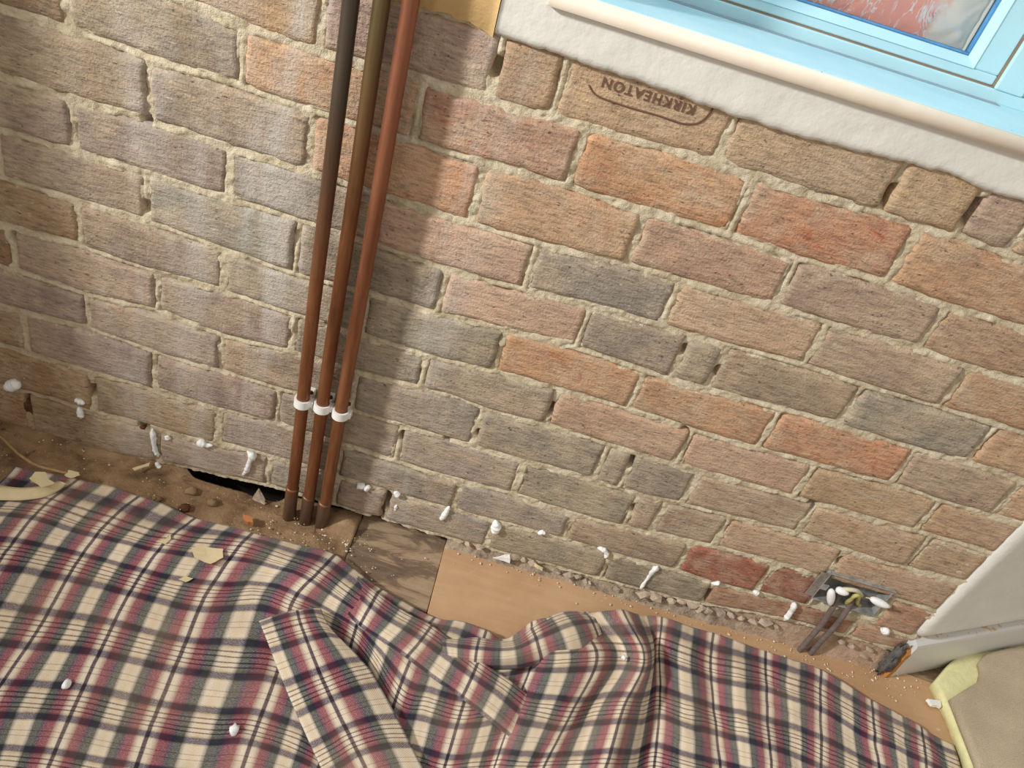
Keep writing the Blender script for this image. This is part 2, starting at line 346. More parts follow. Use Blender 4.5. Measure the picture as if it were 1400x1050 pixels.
COURSES = [  # perpend joints (sight lines on the wall face) and the colour of each brick from left to right
 (-1, [(440,30),(679,90),(763,126),(997,183),(1220,258),(1332,286),(1390,330)], 'ort mv tan tan tan tn2 yel mv tan'),
 (0, [(91,14),(331,77),(570,160),(789,216),(1013,287),(1231,354)], 'brn gb ort cly org orr ort'),
 (1, [(204,123),(425,195),(653,266),(869,326),(1077,383),(1278,442)], 'gb gb org ort pk mv tn2'),
 (2, [(99,169),(314,243),(512,300),(726,363),(917,414),(1114,474),(1304,530)], 'gb gm gr pk ol pk mv ort'),
 (3, [(200,283),(407,323),(604,400),(797,449),(931,486),(981,503),(1169,546),(1344,606)], 'gb gr ol pk ol ol gb blu ort'),
 (4, [(110,323),(306,374),(497,428),(683,480),(871,531),(1050,590),(1238,634),(1376,680)], 'brn gb gr ol org ort org mv ort'),
 (5, [(17,343),(214,400),(401,446),(579,509),(751,567),(934,616),(1102,656),(1270,705)], 'brn gm gb ol gr pk pk tan ort'),
 (6, [(119,429),(303,483),(483,535),(653,584),(823,630),(860,638),(943,670),(1110,700),(1255,755)], 'gm gm gb gr gr ol ol mv tan tan'),
 (7, [(34,451),(210,503),(380,554),(548,596),(709,653),(863,699),(901,706),(992,720),(1148,766)], 'brn gm mvd gr gr gr gb mvd tan pk'),
 (8, [(126,536),(298,588),(462,640),(626,673),(777,721),(931,766),(1048,788),(1118,812),(1206,838)], 'bro brn gm gr gr gb red rdk None cly'),
 (9, [(40,565),(216,622),(367,645),(458,672),(527,695),(669,733),(831,770),(968,812),(1165,862)], 'bro brn gm gr gm gr gr ol rdk cly'),
]
COURSES[0] = (-1, COURSES[0][1], 'ort mv tan tan tn2 yel mv tan')
LB = 0.233
BOXR = (0.745, 0.876, 0.158, 0.236)      # recess of the metal box
PITS = [(W(u, v)[0], W(u, v)[2], r, d) for u, v, r, d in [(751,560,.010,.03),(862,632,.010,.03),(1218,268,.011,.04),(1332,290,.013,.04),(679,92,.010,.03),(524,684,.016,.045),(515,702,.012,.04),
        (197,583,.010,.03),(41,552,.015,.03),(126,535,.010,.03),(345,672,.010,.02),(552,598,.009,.03),(981,508,.007,.02),(934,478,.007,.02),(968,815,.012,.03),(1112,690,.009,.02),(200,164,.007,.02),(199,283,.008,.02),(20,325,.008,.02),(612,600,.006,.02),(655,592,.006,.02),(1150,768,.008,.02),(935,592,.008,.02),(868,696,.008,.02)]]
# mortar bed: one fine relief mesh, recessed between the bricks
nx, nz = 900, 380
gx = np.linspace(XL, XR, nx); gt = np.linspace(0, 1, nz)
ZB = bed(10, gx) - 0.002; ZT = bed(-1, gx) + 0.004
X = np.repeat(gx[:, None], nz, 1); Z = ZB[:, None] + (ZT - ZB)[:, None] * gt[None, :]
lump = fbm(X * 55, Z * 75, 1.0, 3); fine = fbm(X * 200, Z * 220, 4.0, 2); mid = fbm(X * 14, Z * 30, 8.0, 2)
Y = 0.0010 - 0.0042 * lump - 0.0018 * fine - 0.0022 * mid
DJ = np.full(X.shape, 9.0)                       # distance to the nearest joint line
for k in range(-1, 11): DJ = np.minimum(DJ, np.abs(Z - np.repeat(bed(k, gx)[:, None], nz, 1)))
for k, perps, cols in COURSES:
    inn = (Z < np.repeat(bed(k, gx)[:, None], nz, 1)) & (Z > np.repeat(bed(k + 1, gx)[:, None], nz, 1))
    xs = [W(*p)[0] for p in perps]; x = xs[0]
    while x > XL: x -= LB; xs.append(x)
    x = xs[len(perps) - 1]
    while x < XR: x += LB; xs.append(x)
    for x in xs: DJ = np.where(inn, np.minimum(DJ, np.abs(X - x)), DJ)
keep = fbm(X * 18, Z * 18, 31.0, 2); away = np.clip((DJ - 0.0075 - 0.004 * keep) / 0.006, 0, 1)
crack = np.exp(-((DJ - 0.0058 + 0.0012 * lump) / 0.0016) ** 2) * np.clip(fbm(X * 13, Z * 22, 71.0, 2) * 3 + 0.15, 0, 1)
Y = Y + 0.006 * crack
smear = np.clip((fbm(X * 9, Z * 9, 51.0, 2) - 0.30 + 0.12 * np.clip((X - 0.3) * 2, 0, 1)) * 6, 0, 1)
Y = Y + 0.012 * away * (1 - 0.75 * smear)
for px, pz, r, d in PITS:
    Y += d * np.exp(-(((X - px) / r) ** 2 + ((Z - pz) / (r * 1.3)) ** 2) ** 2)
sm = 1 / (1 + np.exp(-(X - 0.93) / 0.012)); Y = Y * (1 - 0.4 * sm) - 0.003 * sm
verts = np.stack([X, Y, Z], -1).reshape(-1, 3)
A_ = (np.arange(nx - 1)[:, None] * nz + np.arange(nz - 1)[None, :])
ok = ~((X[:-1, :-1] > BOXR[0]) & (X[:-1, :-1] < BOXR[1]) & (Z[:-1, :-1] > BOXR[2]) & (Z[:-1, :-1] < BOXR[3]))
A_ = A_[ok]; faces = np.stack([A_, A_ + nz, A_ + nz + 1, A_ + 1], -1).tolist()
wall = mesh_obj('wall_back', verts, faces, M_MORTAR)
tag(wall, 'bare brick wall stripped of plaster with cream lime mortar joints', 'wall', kind='structure')
box('wall_core', XL, XR - 0.01, 0.062, 0.12, -0.12, 1.03, M_VOID, wall)

def brick(k, xa, xb, col, ja=0.0048, jb=0.0048, alpha=0.0, jt=0.0048):
    L = xb - xa; seed = rng.random() * 100
    n1 = max(6, int(L / 0.0085)); n2 = 9
    s = np.linspace(0, 1, n1 + 1); t = np.linspace(0, 1, n2 + 1)
    s = 0.5 - 0.5 * np.cos(math.pi * (0.12 + 0.76 * s)) / math.cos(math.pi * 0.12); t = 0.5 - 0.5 * np.cos(math.pi * (0.1 + 0.8 * t)) / math.cos(math.pi * 0.1)
    S, T = np.meshgrid(s, t, indexing='ij')
    x = xa + ja + (L - ja - jb) * S
    zl = bed(k + 1, x) + jt; zh = bed(k, x) - jt
    if k == -1: zh = zh + 0.002
    z = zl + (zh - zl) * T
    # uneven outline
    e1 = fbm(x * 60, z * 60, seed, 3); e2 = fbm(x * 60 + 50, z * 60, seed, 3)
    bx = np.abs(2 * S - 1) ** 6; bz = np.abs(2 * T - 1) ** 4
    x = x + e1 * 0.0050 * bx; z = z + e2 * 0.0055 * bz
    # rounded arrises, chipped corners, rough face
    dx = np.minimum(S, 1 - S) * L; dz = np.minimum(T, 1 - T) * 0.076; dd = np.minimum(dx, dz)
    corner = np.exp(-(dx * dx + dz * dz) / 0.010 ** 2)
    r = 0.0050
    y = np.where(dd < r, 0.0055 * (1 - np.sqrt(np.maximum(0, 1 - (1 - dd / r) ** 2))), 0.0)
    y = y + corner * 0.002 * (0.2 + rng.random()) + fbm(x * 24, z * 50, seed + 3, 3) * 0.0016 + fbm(x * 110, z * 170, seed + 7, 2) * 0.0007
    y = y - 0.0018 + rng.uniform(-0.0018, 0.0018) + (S - 0.5) * rng.uniform(-0.003, 0.003)
    V = np.stack([x, y, z], -1).reshape(-1, 3).tolist(); m2 = n2 + 1; Fc = []
    for i in range(n1):
        for j in range(n2):
            a = i * m2 + j; Fc.append((a, a + m2, a + m2 + 1, a + 1))
    ring = [i * m2 for i in range(n1 + 1)] + [n1 * m2 + j for j in range(1, n2 + 1)] + [i * m2 + n2 for i in range(n1 - 1, -1, -1)] + [j for j in range(n2 - 1, 0, -1)]
    b0 = len(V)
    for q in ring: V.append([V[q][0], 0.055, V[q][2]])
    nr = len(ring)
    for i in range(nr): Fc.append((ring[(i + 1) % nr], ring[i], b0 + i, b0 + (i + 1) % nr))
    Fc.append(tuple(range(b0, b0 + nr)))
    o = mesh_obj('brick', V, Fc, M_BRICK, wall)
    j = rng.uniform(-6, 6, 1)[0] + rng.uniform(-2, 2, 3); c = srgb(*(np.array(C[col]) * 0.70 + np.array((176, 160, 142)) * 0.30 + j))
    o.color = (c[0], c[1], c[2], alpha)
    return o
RAW = dict(org=0.55, orr=0.8, ort=0.35, pk=0.5, red=0.6, cly=0.7, tan=0.15, rdk=0.4)
stamp_brick = None
for k, perps, cols in COURSES:
    cols = cols.split(); xs = [W(*p)[0] for p in perps]
    left = []; x = xs[0]
    while x > XL + 0.02:
        x0 = max(x - LB, XL); left.append((x0, x)); x = x0
    seq = [(a, b, cols[0]) for a, b in left[::-1]] + [(xs[i], xs[i + 1], cols[i + 1]) for i in range(len(xs) - 1)]
    x = xs[-1]
    while x < XR - 0.02:
        x1 = min(x + LB, XR - 0.004); seq.append((x, x1, cols[-1])); x = x1
    for i, (a, b, c) in enumerate(seq):
        if c == 'None' or b - a < 0.014: continue
        if k == 7 and a < BOXR[0] < b and False: continue
        o = brick(k, a, b, c, alpha=RAW.get(c, 0.0))
        if k == -1 and abs(a - W(763, 126)[0]) < 0.01: stamp_brick = o
# pressed maker's mark on the brick under the sill, laid upside down
def text_mesh(body, size, depth):
    cu = bpy.data.curves.new('lettering_curve', 'FONT'); cu.body = body; cu.size = size; cu.extrude = depth; cu.align_x = 'CENTER'; cu.space_character = 1.2; cu.offset = 0.0003
    to = bpy.data.objects.new('lettering_curve', cu); COL.objects.link(to)
    dg = bpy.context.evaluated_depsgraph_get(); me = bpy.data.meshes.new_from_object(to.evaluated_get(dg)); bpy.data.objects.remove(to); return me
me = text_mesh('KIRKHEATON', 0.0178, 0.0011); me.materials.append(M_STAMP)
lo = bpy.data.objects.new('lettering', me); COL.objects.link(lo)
ca, cb = W(828, 119), W(943, 150)
cx = (ca[0] + cb[0]) / 2; cz = (ca[2] + cb[2]) / 2 + 0.012
cz -= 0.003
fy = np.array([v.co[:] for v in stamp_brick.data.vertices]); fy = fy[fy[:, 1] < 0.03]
def surf(x, z):                          # height of the brick face at a point
    w = 1.0 / (((fy[:, 0] - x) ** 2 + (fy[:, 2] - z) ** 2) + 2e-6) ** 2
    return float((w * fy[:, 1]).sum() / w.sum())
for v in me.vertices:
    x, z = cx - v.co.x, cz - v.co.y; v.co = Vector((x, surf(x, z) + (-0.0012 if v.co.z > 0 else 0.001), z))
lo.parent = stamp_brick
lo['label'] = 'pressed capital letters upside down on the brick'
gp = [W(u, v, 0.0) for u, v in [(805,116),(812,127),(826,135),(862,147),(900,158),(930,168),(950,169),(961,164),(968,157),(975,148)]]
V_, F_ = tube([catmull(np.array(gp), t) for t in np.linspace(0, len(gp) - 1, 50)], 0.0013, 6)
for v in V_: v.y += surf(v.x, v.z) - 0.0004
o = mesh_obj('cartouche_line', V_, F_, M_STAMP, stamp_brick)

# plaster left above the bricks
def ragged_slab(name, xs, zb, zt, yb, yf, mat, parent, amp=0.003, yround=0.004, seed=1.0, nv=14):
    n = len(xs); V = []; Fc = []
    zb = zb + amp * fbm(xs * 60, xs * 0, seed, 3) + amp * 0.6 * fbm(xs * 220, xs * 0, seed + 3, 2)
    t = np.linspace(0, 1, nv); prof = np.where(t < 0.12, (1 - t / 0.12) ** 2, 0)
    for i in range(n):
        for j in range(nv):
            z = zb[i] + (zt[i] - zb[i]) * t[j]
            V.append((xs[i], yf - 0.0015 * float(fbm(xs[i] * 25, z * 40, seed)) + yround * prof[j], z))
    b0 = len(V)
    for i in range(n):
        for j in (0, nv - 1): V.append((xs[i], yb, V[i * nv + j][2]))
    for i in range(n - 1):
        for j in range(nv - 1):
            a = i * nv + j; Fc.append((a, a + nv, a + nv + 1, a + 1))
        a, c = i * nv, b0 + 2 * i; Fc.append((a, c, c + 2, a + nv)); Fc.append((a + nv - 1, a + 2 * nv - 1, c + 3, c + 1))
        Fc.append((c, c + 1, c + 3, c + 2))
    for i, fl in ((0, 0), (n - 1, 1)):
        f = [i * nv + j for j in range(nv)] + [b0 + 2 * i + 1, b0 + 2 * i]; Fc.append(tuple(f if fl else f[::-1]))
    return mesh_obj(name, V, Fc, mat, parent)
pb = np.array([W(u, v, -0.014) for u, v in [(683,47),(700,55),(760,76),(850,105),(930,132),(1000,158),(1050,175),(1100,190),(1160,205),(1240,225),(1290,237),(1320,248),(1340,258),(1370,268),(1400,277)]])
xs = np.linspace(-0.104, 0.975, 180)
zb = np.interp(xs, pb[:, 0], pb[:, 2]); zt = np.full_like(xs, 1.034)
ragged_slab('white_plaster', xs, zb, zt, 0.05, -0.014, M_PLASTER, wall, 0.0025, 0.006, 2.0)
xs2 = np.linspace(-0.105, -0.05, 10); ragged_slab('white_plaster', xs2, np.full_like(xs2, 1.030), np.full_like(xs2, 2.2), 0.05, -0.014, M_PLASTER, wall, 0.0, 0.0, 4.0)
tb = np.array([W(u, v, -0.010) for u, v in [(560,8),(590,14),(610,20),(630,28),(655,36),(668,50),(685,55)]])
xs3 = np.linspace(-1.35, -0.106, 150); zb3 = np.interp(xs3, tb[:, 0], tb[:, 2])
ragged_slab('tan_plaster', xs3, zb3, np.full_like(xs3, 2.2), 0.05, -0.009, M_TANPLASTER, wall, 0.006, 0.004, 6.0)
xs4 = np.linspace(0.70, 0.975, 20); ragged_slab('white_plaster', xs4, np.full_like(xs4, 1.030), np.full_like(xs4, 2.2), 0.10, -0.014, M_PLASTER, wall, 0.0, 0.0, 8.0)

# unseen brown block added to shade the left end of the bricks
o = box('left_shade_blocker', -1.36, -1.10, -0.30, 0.004, -0.02, 2.2, plain('brown_shade_blocker', srgb(150, 112, 78), 0.9, 0.15, 12), None, 0.006)
tag(o, 'added brown block shading the left end of the bricks', 'wall', kind='structure')

# ================================================================== window
win = empty('window_1', (0.29, 0.17, 1.046)); tag(win, 'window with sky-tinted frame and crinkled plastic behind its pane', 'window', kind='structure')
def wbox(name, *a, bev=0.002): return own(win, box(name, *a, bev=bev))
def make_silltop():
    t = NT('sky_tinted_speckled_sill'); p = t.pos(); n = t.noise(p, 12, 3)
    c = t.ramp(n, [(0.3, srgb(184, 224, 236)), (0.7, srgb(200, 234, 242))])  # blue of the skylight painted into the sill top
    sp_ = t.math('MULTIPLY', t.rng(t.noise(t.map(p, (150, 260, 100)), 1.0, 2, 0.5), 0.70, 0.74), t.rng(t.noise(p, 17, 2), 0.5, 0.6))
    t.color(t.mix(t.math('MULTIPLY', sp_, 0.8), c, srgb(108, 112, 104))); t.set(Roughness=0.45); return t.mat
def sill():
    prof = [(0.19, 1.046), (-0.020, 1.046)]
    for i in range(9):
        a = math.radians(90 + 180 * i / 8); prof.append((-0.020 + 0.011 * math.cos(a), 1.035 + 0.011 * math.sin(a)))
    prof += [(0.19, 1.024)]
    xa, xb = -0.047, 0.93; V = [(x, y, z) for x in (xa, xb) for y, z in prof]; n = len(prof)
    Fc = [(i, (i + 1) % n, n + (i + 1) % n, n + i) for i in range(n)] + [tuple(range(n))[::-1], tuple(range(n, 2 * n))]
    Fc = [f for f in Fc]; o = mesh_obj('sill_nosing', V, Fc, M_NOSE, smooth=False)
    for pl in o.data.polygons: pl.use_smooth = 2 <= pl.index <= 9; own(win, o); o['label'] = 'rounded sill nosing tinted cream for warm light'
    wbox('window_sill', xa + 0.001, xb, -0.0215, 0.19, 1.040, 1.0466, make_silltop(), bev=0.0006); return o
sill()
wbox('frame_rail', -0.045, 0.72, 0.165, 0.225, 1.046, 1.0635, M_FRAME)
wbox('sill_shade_line', -0.045, 0.60, 0.149, 0.166, 1.0455, 1.0475, plain('grey_shade_line', srgb(150, 164, 174), 0.8), bev=0)  # flat grey strip painting the shadow line at the frame foot
wbox('rebate_gap', -0.01, 0.586, 0.1685, 0.22, 1.0635, 1.0655, M_GAP, bev=0)
wbox('sash_rail', 0.0, 0.584, 0.1705, 0.215, 1.0655, 1.079, M_FRAME)
wbox('rebate_gap', 0.584, 0.5865, 0.1685, 0.22, 1.0655, 2.0, M_GAP, bev=0)
wbox('sash_stile', 0.546, 0.584, 0.1705, 0.215, 1.079, 1.97, M_FRAME)
wbox('sash_stile', 0.0, 0.038, 0.1705, 0.215, 1.079, 1.97, M_FRAME)
wbox('frame_post', 0.5865, 0.628, 0.163, 0.225, 1.0635, 2.0, M_FRAME)
wbox('frame_post', -0.045, -0.004, 0.163, 0.225, 1.0635, 2.0, M_FRAME)
wbox('sash_rail', 0.0, 0.584, 0.1705, 0.215, 1.97, 2.0, M_FRAME)
def bead(p0, p1, horiz):
    # glazing bead: sloped strip from the sash face down to the glass
    x0, z0, x1, z1 = *p0, *p1; w = 0.012
    if horiz: V = [(x0, 0.169, z0), (x1, 0.169, z1), (x1 - w, 0.179, z0 + w), (x0 + w, 0.179, z0 + w), (x0, 0.20, z0), (x1, 0.20, z1), (x1 - w, 0.20, z0 + w), (x0 + w, 0.20, z0 + w)]
    else:
        d = -w if x0 > 0.3 else w
        V = [(x0, 0.169, z0), (x1, 0.169, z1), (x1 + d, 0.179, z1 - w), (x0 + d, 0.179, z0 + w), (x0, 0.20, z0), (x1, 0.20, z1), (x1 + d, 0.20, z1 - w), (x0 + d, 0.20, z0 + w)]
    o = mesh_obj('glazing_bead', V, [(0, 1, 2, 3), (4, 7, 6, 5), (0, 4, 5, 1), (3, 2, 6, 7), (0, 3, 7, 4), (1, 5, 6, 2)], M_FRAME, smooth=False); own(win, o)
    bm = bmesh.new(); bm.from_mesh(o.data); bmesh.ops.recalc_face_normals(bm, faces=bm.faces); bm.to_mesh(o.data); bm.free()
bead((0.038, 1.079), (0.546, 1.079), True); bead((0.546, 1.079), (0.546, 1.97), False); bead((0.038, 1.079), (0.038, 1.97), False)
wbox('glazing_seal', 0.05, 0.534, 0.178, 0.19, 1.0915, 1.0945, M_SEAL, bev=0.001)
wbox('glazing_seal', 0.5305, 0.534, 0.178, 0.19, 1.0945, 1.958, M_SEAL, bev=0.001)
wbox('glazing_seal', 0.05, 0.0535, 0.178, 0.19, 1.0945, 1.958, M_SEAL, bev=0.001)
tg = NT('clear_glass'); tg.set(Roughness=0.0); tg.color((1, 1, 1, 1)); tg.b.inputs['Transmission Weight'].default_value = 1.0; tg.b.inputs['IOR'].default_value = 1.05
wbox('glass_pane', 0.0535, 0.5305, 0.186, 0.189, 1.0945, 1.958, tg.mat, bev=0)
wbox('frame_rail', 0.628, 0.72, 0.17, 0.225, 1.0635, 1.09, M_FRAME)
wbox('side_panel', 0.628, 0.72, 0.185, 0.225, 1.09, 2.0, M_FRAME)
# crumpled sheet behind the pane
def film():
    n, mz = 110, 60; V = []; xs = np.linspace(0.05, 0.534, n); zs = np.linspace(1.086, 1.34, mz)
    X, Z = np.meshgrid(xs, zs, indexing='ij')
    r = 1 - np.abs(fbm(X * 26 + 0.6 * fbm(X * 12, Z * 12, 2), Z * 16, 3, 3)) * 2
    Y = 0.206 + 0.006 * r + 0.003 * (1 - np.abs(fbm(X * 60 - Z * 50, Z * 30, 9, 2)) * 2)
    V = np.stack([X, Y, Z], -1).reshape(-1, 3); Fc = [(i * mz + j, (i + 1) * mz + j, (i + 1) * mz + j + 1, i * mz + j + 1) for i in range(n - 1) for j in range(mz - 1)]
    t = NT('crinkled_red_plastic'); p = t.pos(); s = t.sep(p)
    k = t.math('ADD', s[0], t.math('MULTIPLY', t.math('SUBTRACT', s[2], 1.09), -0.25)); k = t.math('ADD', k, t.math('MULTIPLY', t.math('SUBTRACT', t.noise(p, 22, 3), 0.5), 0.08))
    c = t.mix(t.rng(k, 0.455, 0.475), srgb(252, 172, 158), srgb(248, 238, 226))
    ridge = t.rng(t.math('ABSOLUTE', t.math('SUBTRACT', t.noise(t.map(p, (1.5, 1, 0.8), (0, 0, 0), (0, 0.5, 0)), 20, 3, 0.55, 2.2), 0.5)), 0.04, 0.012); ridge = t.math('MULTIPLY', ridge, t.rng(t.noise(p, 30, 3), 0.42, 0.52))
    c = t.mix(ridge, c, srgb(246, 240, 240))
    t.color(c); t.set(Roughness=0.18); t.b.inputs['Coat Weight'].default_value = 0.6
    o = mesh_obj('crumpled_plastic_sheet', V, Fc, t.mat)
    md = o.modifiers.new('thickness', 'SOLIDIFY'); md.thickness = 0.0008
    return tag(o, 'crinkled red and white plastic sheet pressed behind the window glass', 'plastic sheet')
film()

# ================================================================== right: splayed white wall and skirting
TH = math.radians(25.4); DX, DY = math.cos(TH), math.sin(TH)
def sp(s, d, z): return (0.978 + DX * s - DY * d, 0.0 + DY * s + DX * d, z)   # s along the splay, d into the wall
def splay_wall():
    n, mz = 60, 70; V = []; Fc = []
    for i in range(n):
        for j in range(mz):
            s = -0.004 + 1.2 * (i / (n - 1)) ** 1.6; t = j / (mz - 1); z = 0.124 + 2.1 * t ** 1.9
            d = 0.0 + 0.0016 * float(fbm(s * 20, z * 20, 3.0)) - 0.002 * math.exp(-((z - 0.150) / 0.012) ** 2)
            d += 0.012 * math.exp(-((z - 0.124) / 0.007)) + 0.012 * math.exp(-(s + 0.004) / 0.006)
            sj = s + (0.004 * float(fbm(z * 45, 0.0, 6.0)) + 0.012 * math.exp(-((z - 0.124) / 0.016))) * math.exp(-s / 0.03)
            V.append(sp(sj, d - 0.012, z))
    for i in range(n - 1):
        for j in range(mz - 1):
            a = i * mz + j; Fc.append((a, a + mz, a + mz + 1, a + 1))
    b0 = len(V)
    for j in range(mz): V.append(sp(0.012, 0.05, V[j][2]))
    for j in range(mz - 1): Fc.append((j, j + 1, b0 + j + 1, b0 + j))
    b1 = len(V)
    for i in range(n): p = V[i * mz]; V.append((p[0] - DY * 0.06, p[1] + DX * 0.06, p[2]))
    for i in range(n - 1): Fc.append((i * mz, b1 + i, b1 + i + 1, (i + 1) * mz))
    o = mesh_obj('wall_right', V, Fc, M_PLASTER); tag(o, 'white painted plaster wall angling away beyond the bricks', 'wall', kind='structure'); return o
splay_wall()
def skirt_mat():
    t = NT('chipped_white_gloss'); p = t.pos(); s = t.sep(p)
    chip = t.math('MULTIPLY', t.rng(t.noise(t.map(p, (50, 50, 50)), 1.0, 4, 0.6), 0.55, 0.6), t.rng(s[2], 0.1165, 0.119))
    t.color(t.mix(chip, srgb(214, 213, 210), srgb(206, 168, 122))); t.set(Roughness=0.35); return t.mat
def skirting():
    prof = [(0.02, 0.0), (-0.020, 0.0), (-0.020, 0.108), (-0.0185, 0.115), (-0.014, 0.119), (0.02, 0.1225)]
    V = []; n = len(prof)
    for s in (0.006, 1.25):
        for d, z in prof: V.append(sp(s, d, z))
    Fc = [(i, (i + 1) % n, n + (i + 1) % n, n + i) for i in range(n)] + [tuple(range(n))[::-1], tuple(range(n, 2 * n))]
    o = mesh_obj('baseboard_right', V, Fc, skirt_mat(), smooth=False)
    bm = bmesh.new(); bm.from_mesh(o.data); bmesh.ops.recalc_face_normals(bm, faces=bm.faces); bm.to_mesh(o.data); bm.free()
    tag(o, 'grey-white gloss skirting board cut off where the bricks begin', 'skirting', kind='structure')
    # sawn end
    V = []; Fc = []
    e = [(-0.021, 0.0), (-0.022, 0.03), (-0.0205, 0.06), (-0.021, 0.088), (-0.014, 0.098), (-0.006, 0.09), (-0.004, 0.05), (-0.008, 0.0)]
    for s in (-0.005, 0.007):
        for d, z in e: V.append(sp(s + 0.002 * random.random(), d, z))
    n = len(e); Fc = [(i, (i + 1) % n, n + (i + 1) % n, n + i) for i in range(n)] + [tuple(range(n))[::-1], tuple(range(n, 2 * n))]
    c = mesh_obj('sawn_end', V, Fc, M_RAWWOOD, o, smooth=False); c['label'] = 'raw orange wood at the sawn end'
    return o
skirting()
def lumpy(name, c, r, mat, seed, sub=2, amp=0.35, parent=None, freq=1.6):
    bm = bmesh.new(); bmesh.ops.create_icosphere(bm, subdivisions=sub, radius=1.0)
    for v in bm.verts:
        d = 1 + amp * mnoise.noise(v.co * freq + Vector((seed, seed * 1.7, -seed)))
        v.co = Vector((c[0] + v.co.x * r[0] * d, c[1] + v.co.y * r[1] * d, c[2] + v.co.z * r[2] * d))
    return bm_obj(name, bm, mat, parent, smooth=sub > 1)
p = sp(-0.014, -0.008, 0.055)
o = lumpy('soot_clod', p, (0.010, 0.010, 0.050), M_SOOT, 3.3, 3, 0.65, freq=2.8); tag(o, 'dark grey crumbling clod packed at the sawn skirting end', 'debris')

# ================================================================== floor
fl = mesh_obj('floor', [(-1.7, -2.2, -0.075), (2.4, -2.2, -0.075), (2.4, 1.4, -0.075), (-1.7, 1.4, -0.075)], [(0, 1, 2, 3)], M_VOID, smooth=False)
tag(fl, 'dark underfloor ground below the boards', 'floor', kind='structure')
def dusty_board():
    n, mz = 240, 60; xs = np.linspace(-1.5, -0.150, n); V = []; Fc = []
    X = np.repeat(xs[:, None], mz, 1); slot = 1 / (1 + np.exp(-(xs + 0.505) / 0.006)) / (1 + np.exp((xs + 0.312) / 0.004))
    y1 = 0.012 - 0.018 * slot; y0 = -0.165
    Yt = np.linspace(0, 1, mz)[None, :]; Y = y0 + (y1[:, None] - y0) * Yt
    Zh = 0.0035 * fbm(X * 30, Y * 30, 2.0, 3) + 0.0015 * fbm(X * 120, Y * 120, 5.0, 2)
    Zh += (1 - slot)[:, None] * 0.010 * np.exp(-((Y - 0.012) / 0.022) ** 2)
    Zh += 0.026 * np.exp(-(((X + 0.175) / 0.035) ** 2 + ((Y + 0.02) / 0.03) ** 2)) + 0.006 * np.exp(-(((X + 0.22) / 0.06) ** 2 + ((Y + 0.07) / 0.02) ** 2))
    V = np.stack([X, Y, Zh], -1).reshape(-1, 3).tolist()
    for i in range(n - 1):
        for j in range(mz - 1):
            a = i * mz + j; Fc.append((a, a + mz, a + mz + 1, a + 1))
    ring = [i * mz for i in range(n)] + [(n - 1) * mz + j for j in range(1, mz)] + [i * mz + mz - 1 for i in range(n - 2, -1, -1)] + [j for j in range(mz - 2, 0, -1)]
    b0 = len(V); V += [[V[q][0], V[q][1], -0.022] for q in ring]; nr = len(ring)
    for i in range(nr): Fc.append((ring[(i + 1) % nr], ring[i], b0 + i, b0 + (i + 1) % nr))
    Fc.append(tuple(range(b0, b0 + nr)))
    o = mesh_obj('floorboard', V, Fc, M_DUST, fl); o['label'] = 'dirt covered floorboard along the wall'
dusty_board()
def board(x0, x1, y0, y1, z1, mat, lab=None, bev=0.002):
    o = box('floorboard', x0, x1, y0, y1, -0.022, z1, mat, fl, bev)
    if lab: o['label'] = lab
    return o
board(-0.149, 0.03, -0.163, 0.035, 0.001, M_WEATHER, 'patchy weathered floorboard end beside the pipes')
board(0.0315, 0.98, -0.163, 0.035, -0.004, M_WEATHER); board(0.982, 1.18, -0.163, 1.2, -0.004, M_WEATHER)
for i in range(13): board(-1.5, 1.18, -0.165 - 0.15 * (i + 1) + 0.002, -0.165 - 0.15 * i - 0.001, -0.003, M_WEATHER)
board(1.182, 2.3, -2.1, 1.2, -0.004, M_WEATHER)
# hardboard sheet
def hardboard():
    pts = [(0.030, 0.004), (0.5, 0.004), (0.985, 0.012), (1.108, 0.000), (1.092, -0.2), (1.088, -0.6), (0.034, -0.6)]
    bm = bmesh.new(); vs = [bm.verts.new((x, y, 0.0045)) for x, y in pts]; f = bm.faces.new(vs)
    if f.normal.z < 0: f.normal_flip()
    r = bmesh.ops.extrude_face_region(bm, geom=[f]); 
    for v in [g for g in r['geom'] if isinstance(g, bmesh.types.BMVert)]: v.co.z = -0.003
    bmesh.ops.recalc_face_normals(bm, faces=bm.faces)
    bmesh.ops.bevel(bm, geom=[e for e in bm.edges], offset=0.0008, segments=1, affect='EDGES')
    o = bm_obj('hardboard_sheet', bm, M_HARD); tag(o, 'smooth orange-brown hardboard sheet laid along the foot of the wall', 'board'); return o
hardboard()

# ================================================================== carpet and underlay
def slab(name, pts, z0, z1, mat, bev=0.004, seg=3, amp=0.0):
    bm = bmesh.new(); vs = [bm.verts.new((p[0], p[1], z1)) for p in pts]; f = bm.faces.new(vs); f.normal_update()
    if f.normal.z < 0: f.normal_flip()
    r = bmesh.ops.extrude_face_region(bm, geom=[f])
    for v in [g for g in r['geom'] if isinstance(g, bmesh.types.BMVert)]: v.co.z = z0
    bmesh.ops.recalc_face_normals(bm, faces=bm.faces)
    top = [e for e in bm.edges if all(v.co.z > (z0 + z1) / 2 for v in e.verts)]
    bmesh.ops.bevel(bm, geom=top, offset=bev, segments=seg, affect='EDGES', profile=0.5)
    bmesh.ops.triangulate(bm, faces=[f for f in bm.faces if len(f.verts) > 4])
    return bm_obj(name, bm, mat, smooth=True)
zu, zc = 0.030, 0.048
up = [F(u, v, zu) for u, v in [(1279,931),(1300,905),(1322,886),(1343,872),(1370,868),(1402,865),(1480,852),(1560,1010),(1560,1200),(1352,1160),(1336,1080),(1322,1030),(1305,985),(1291,955)]]
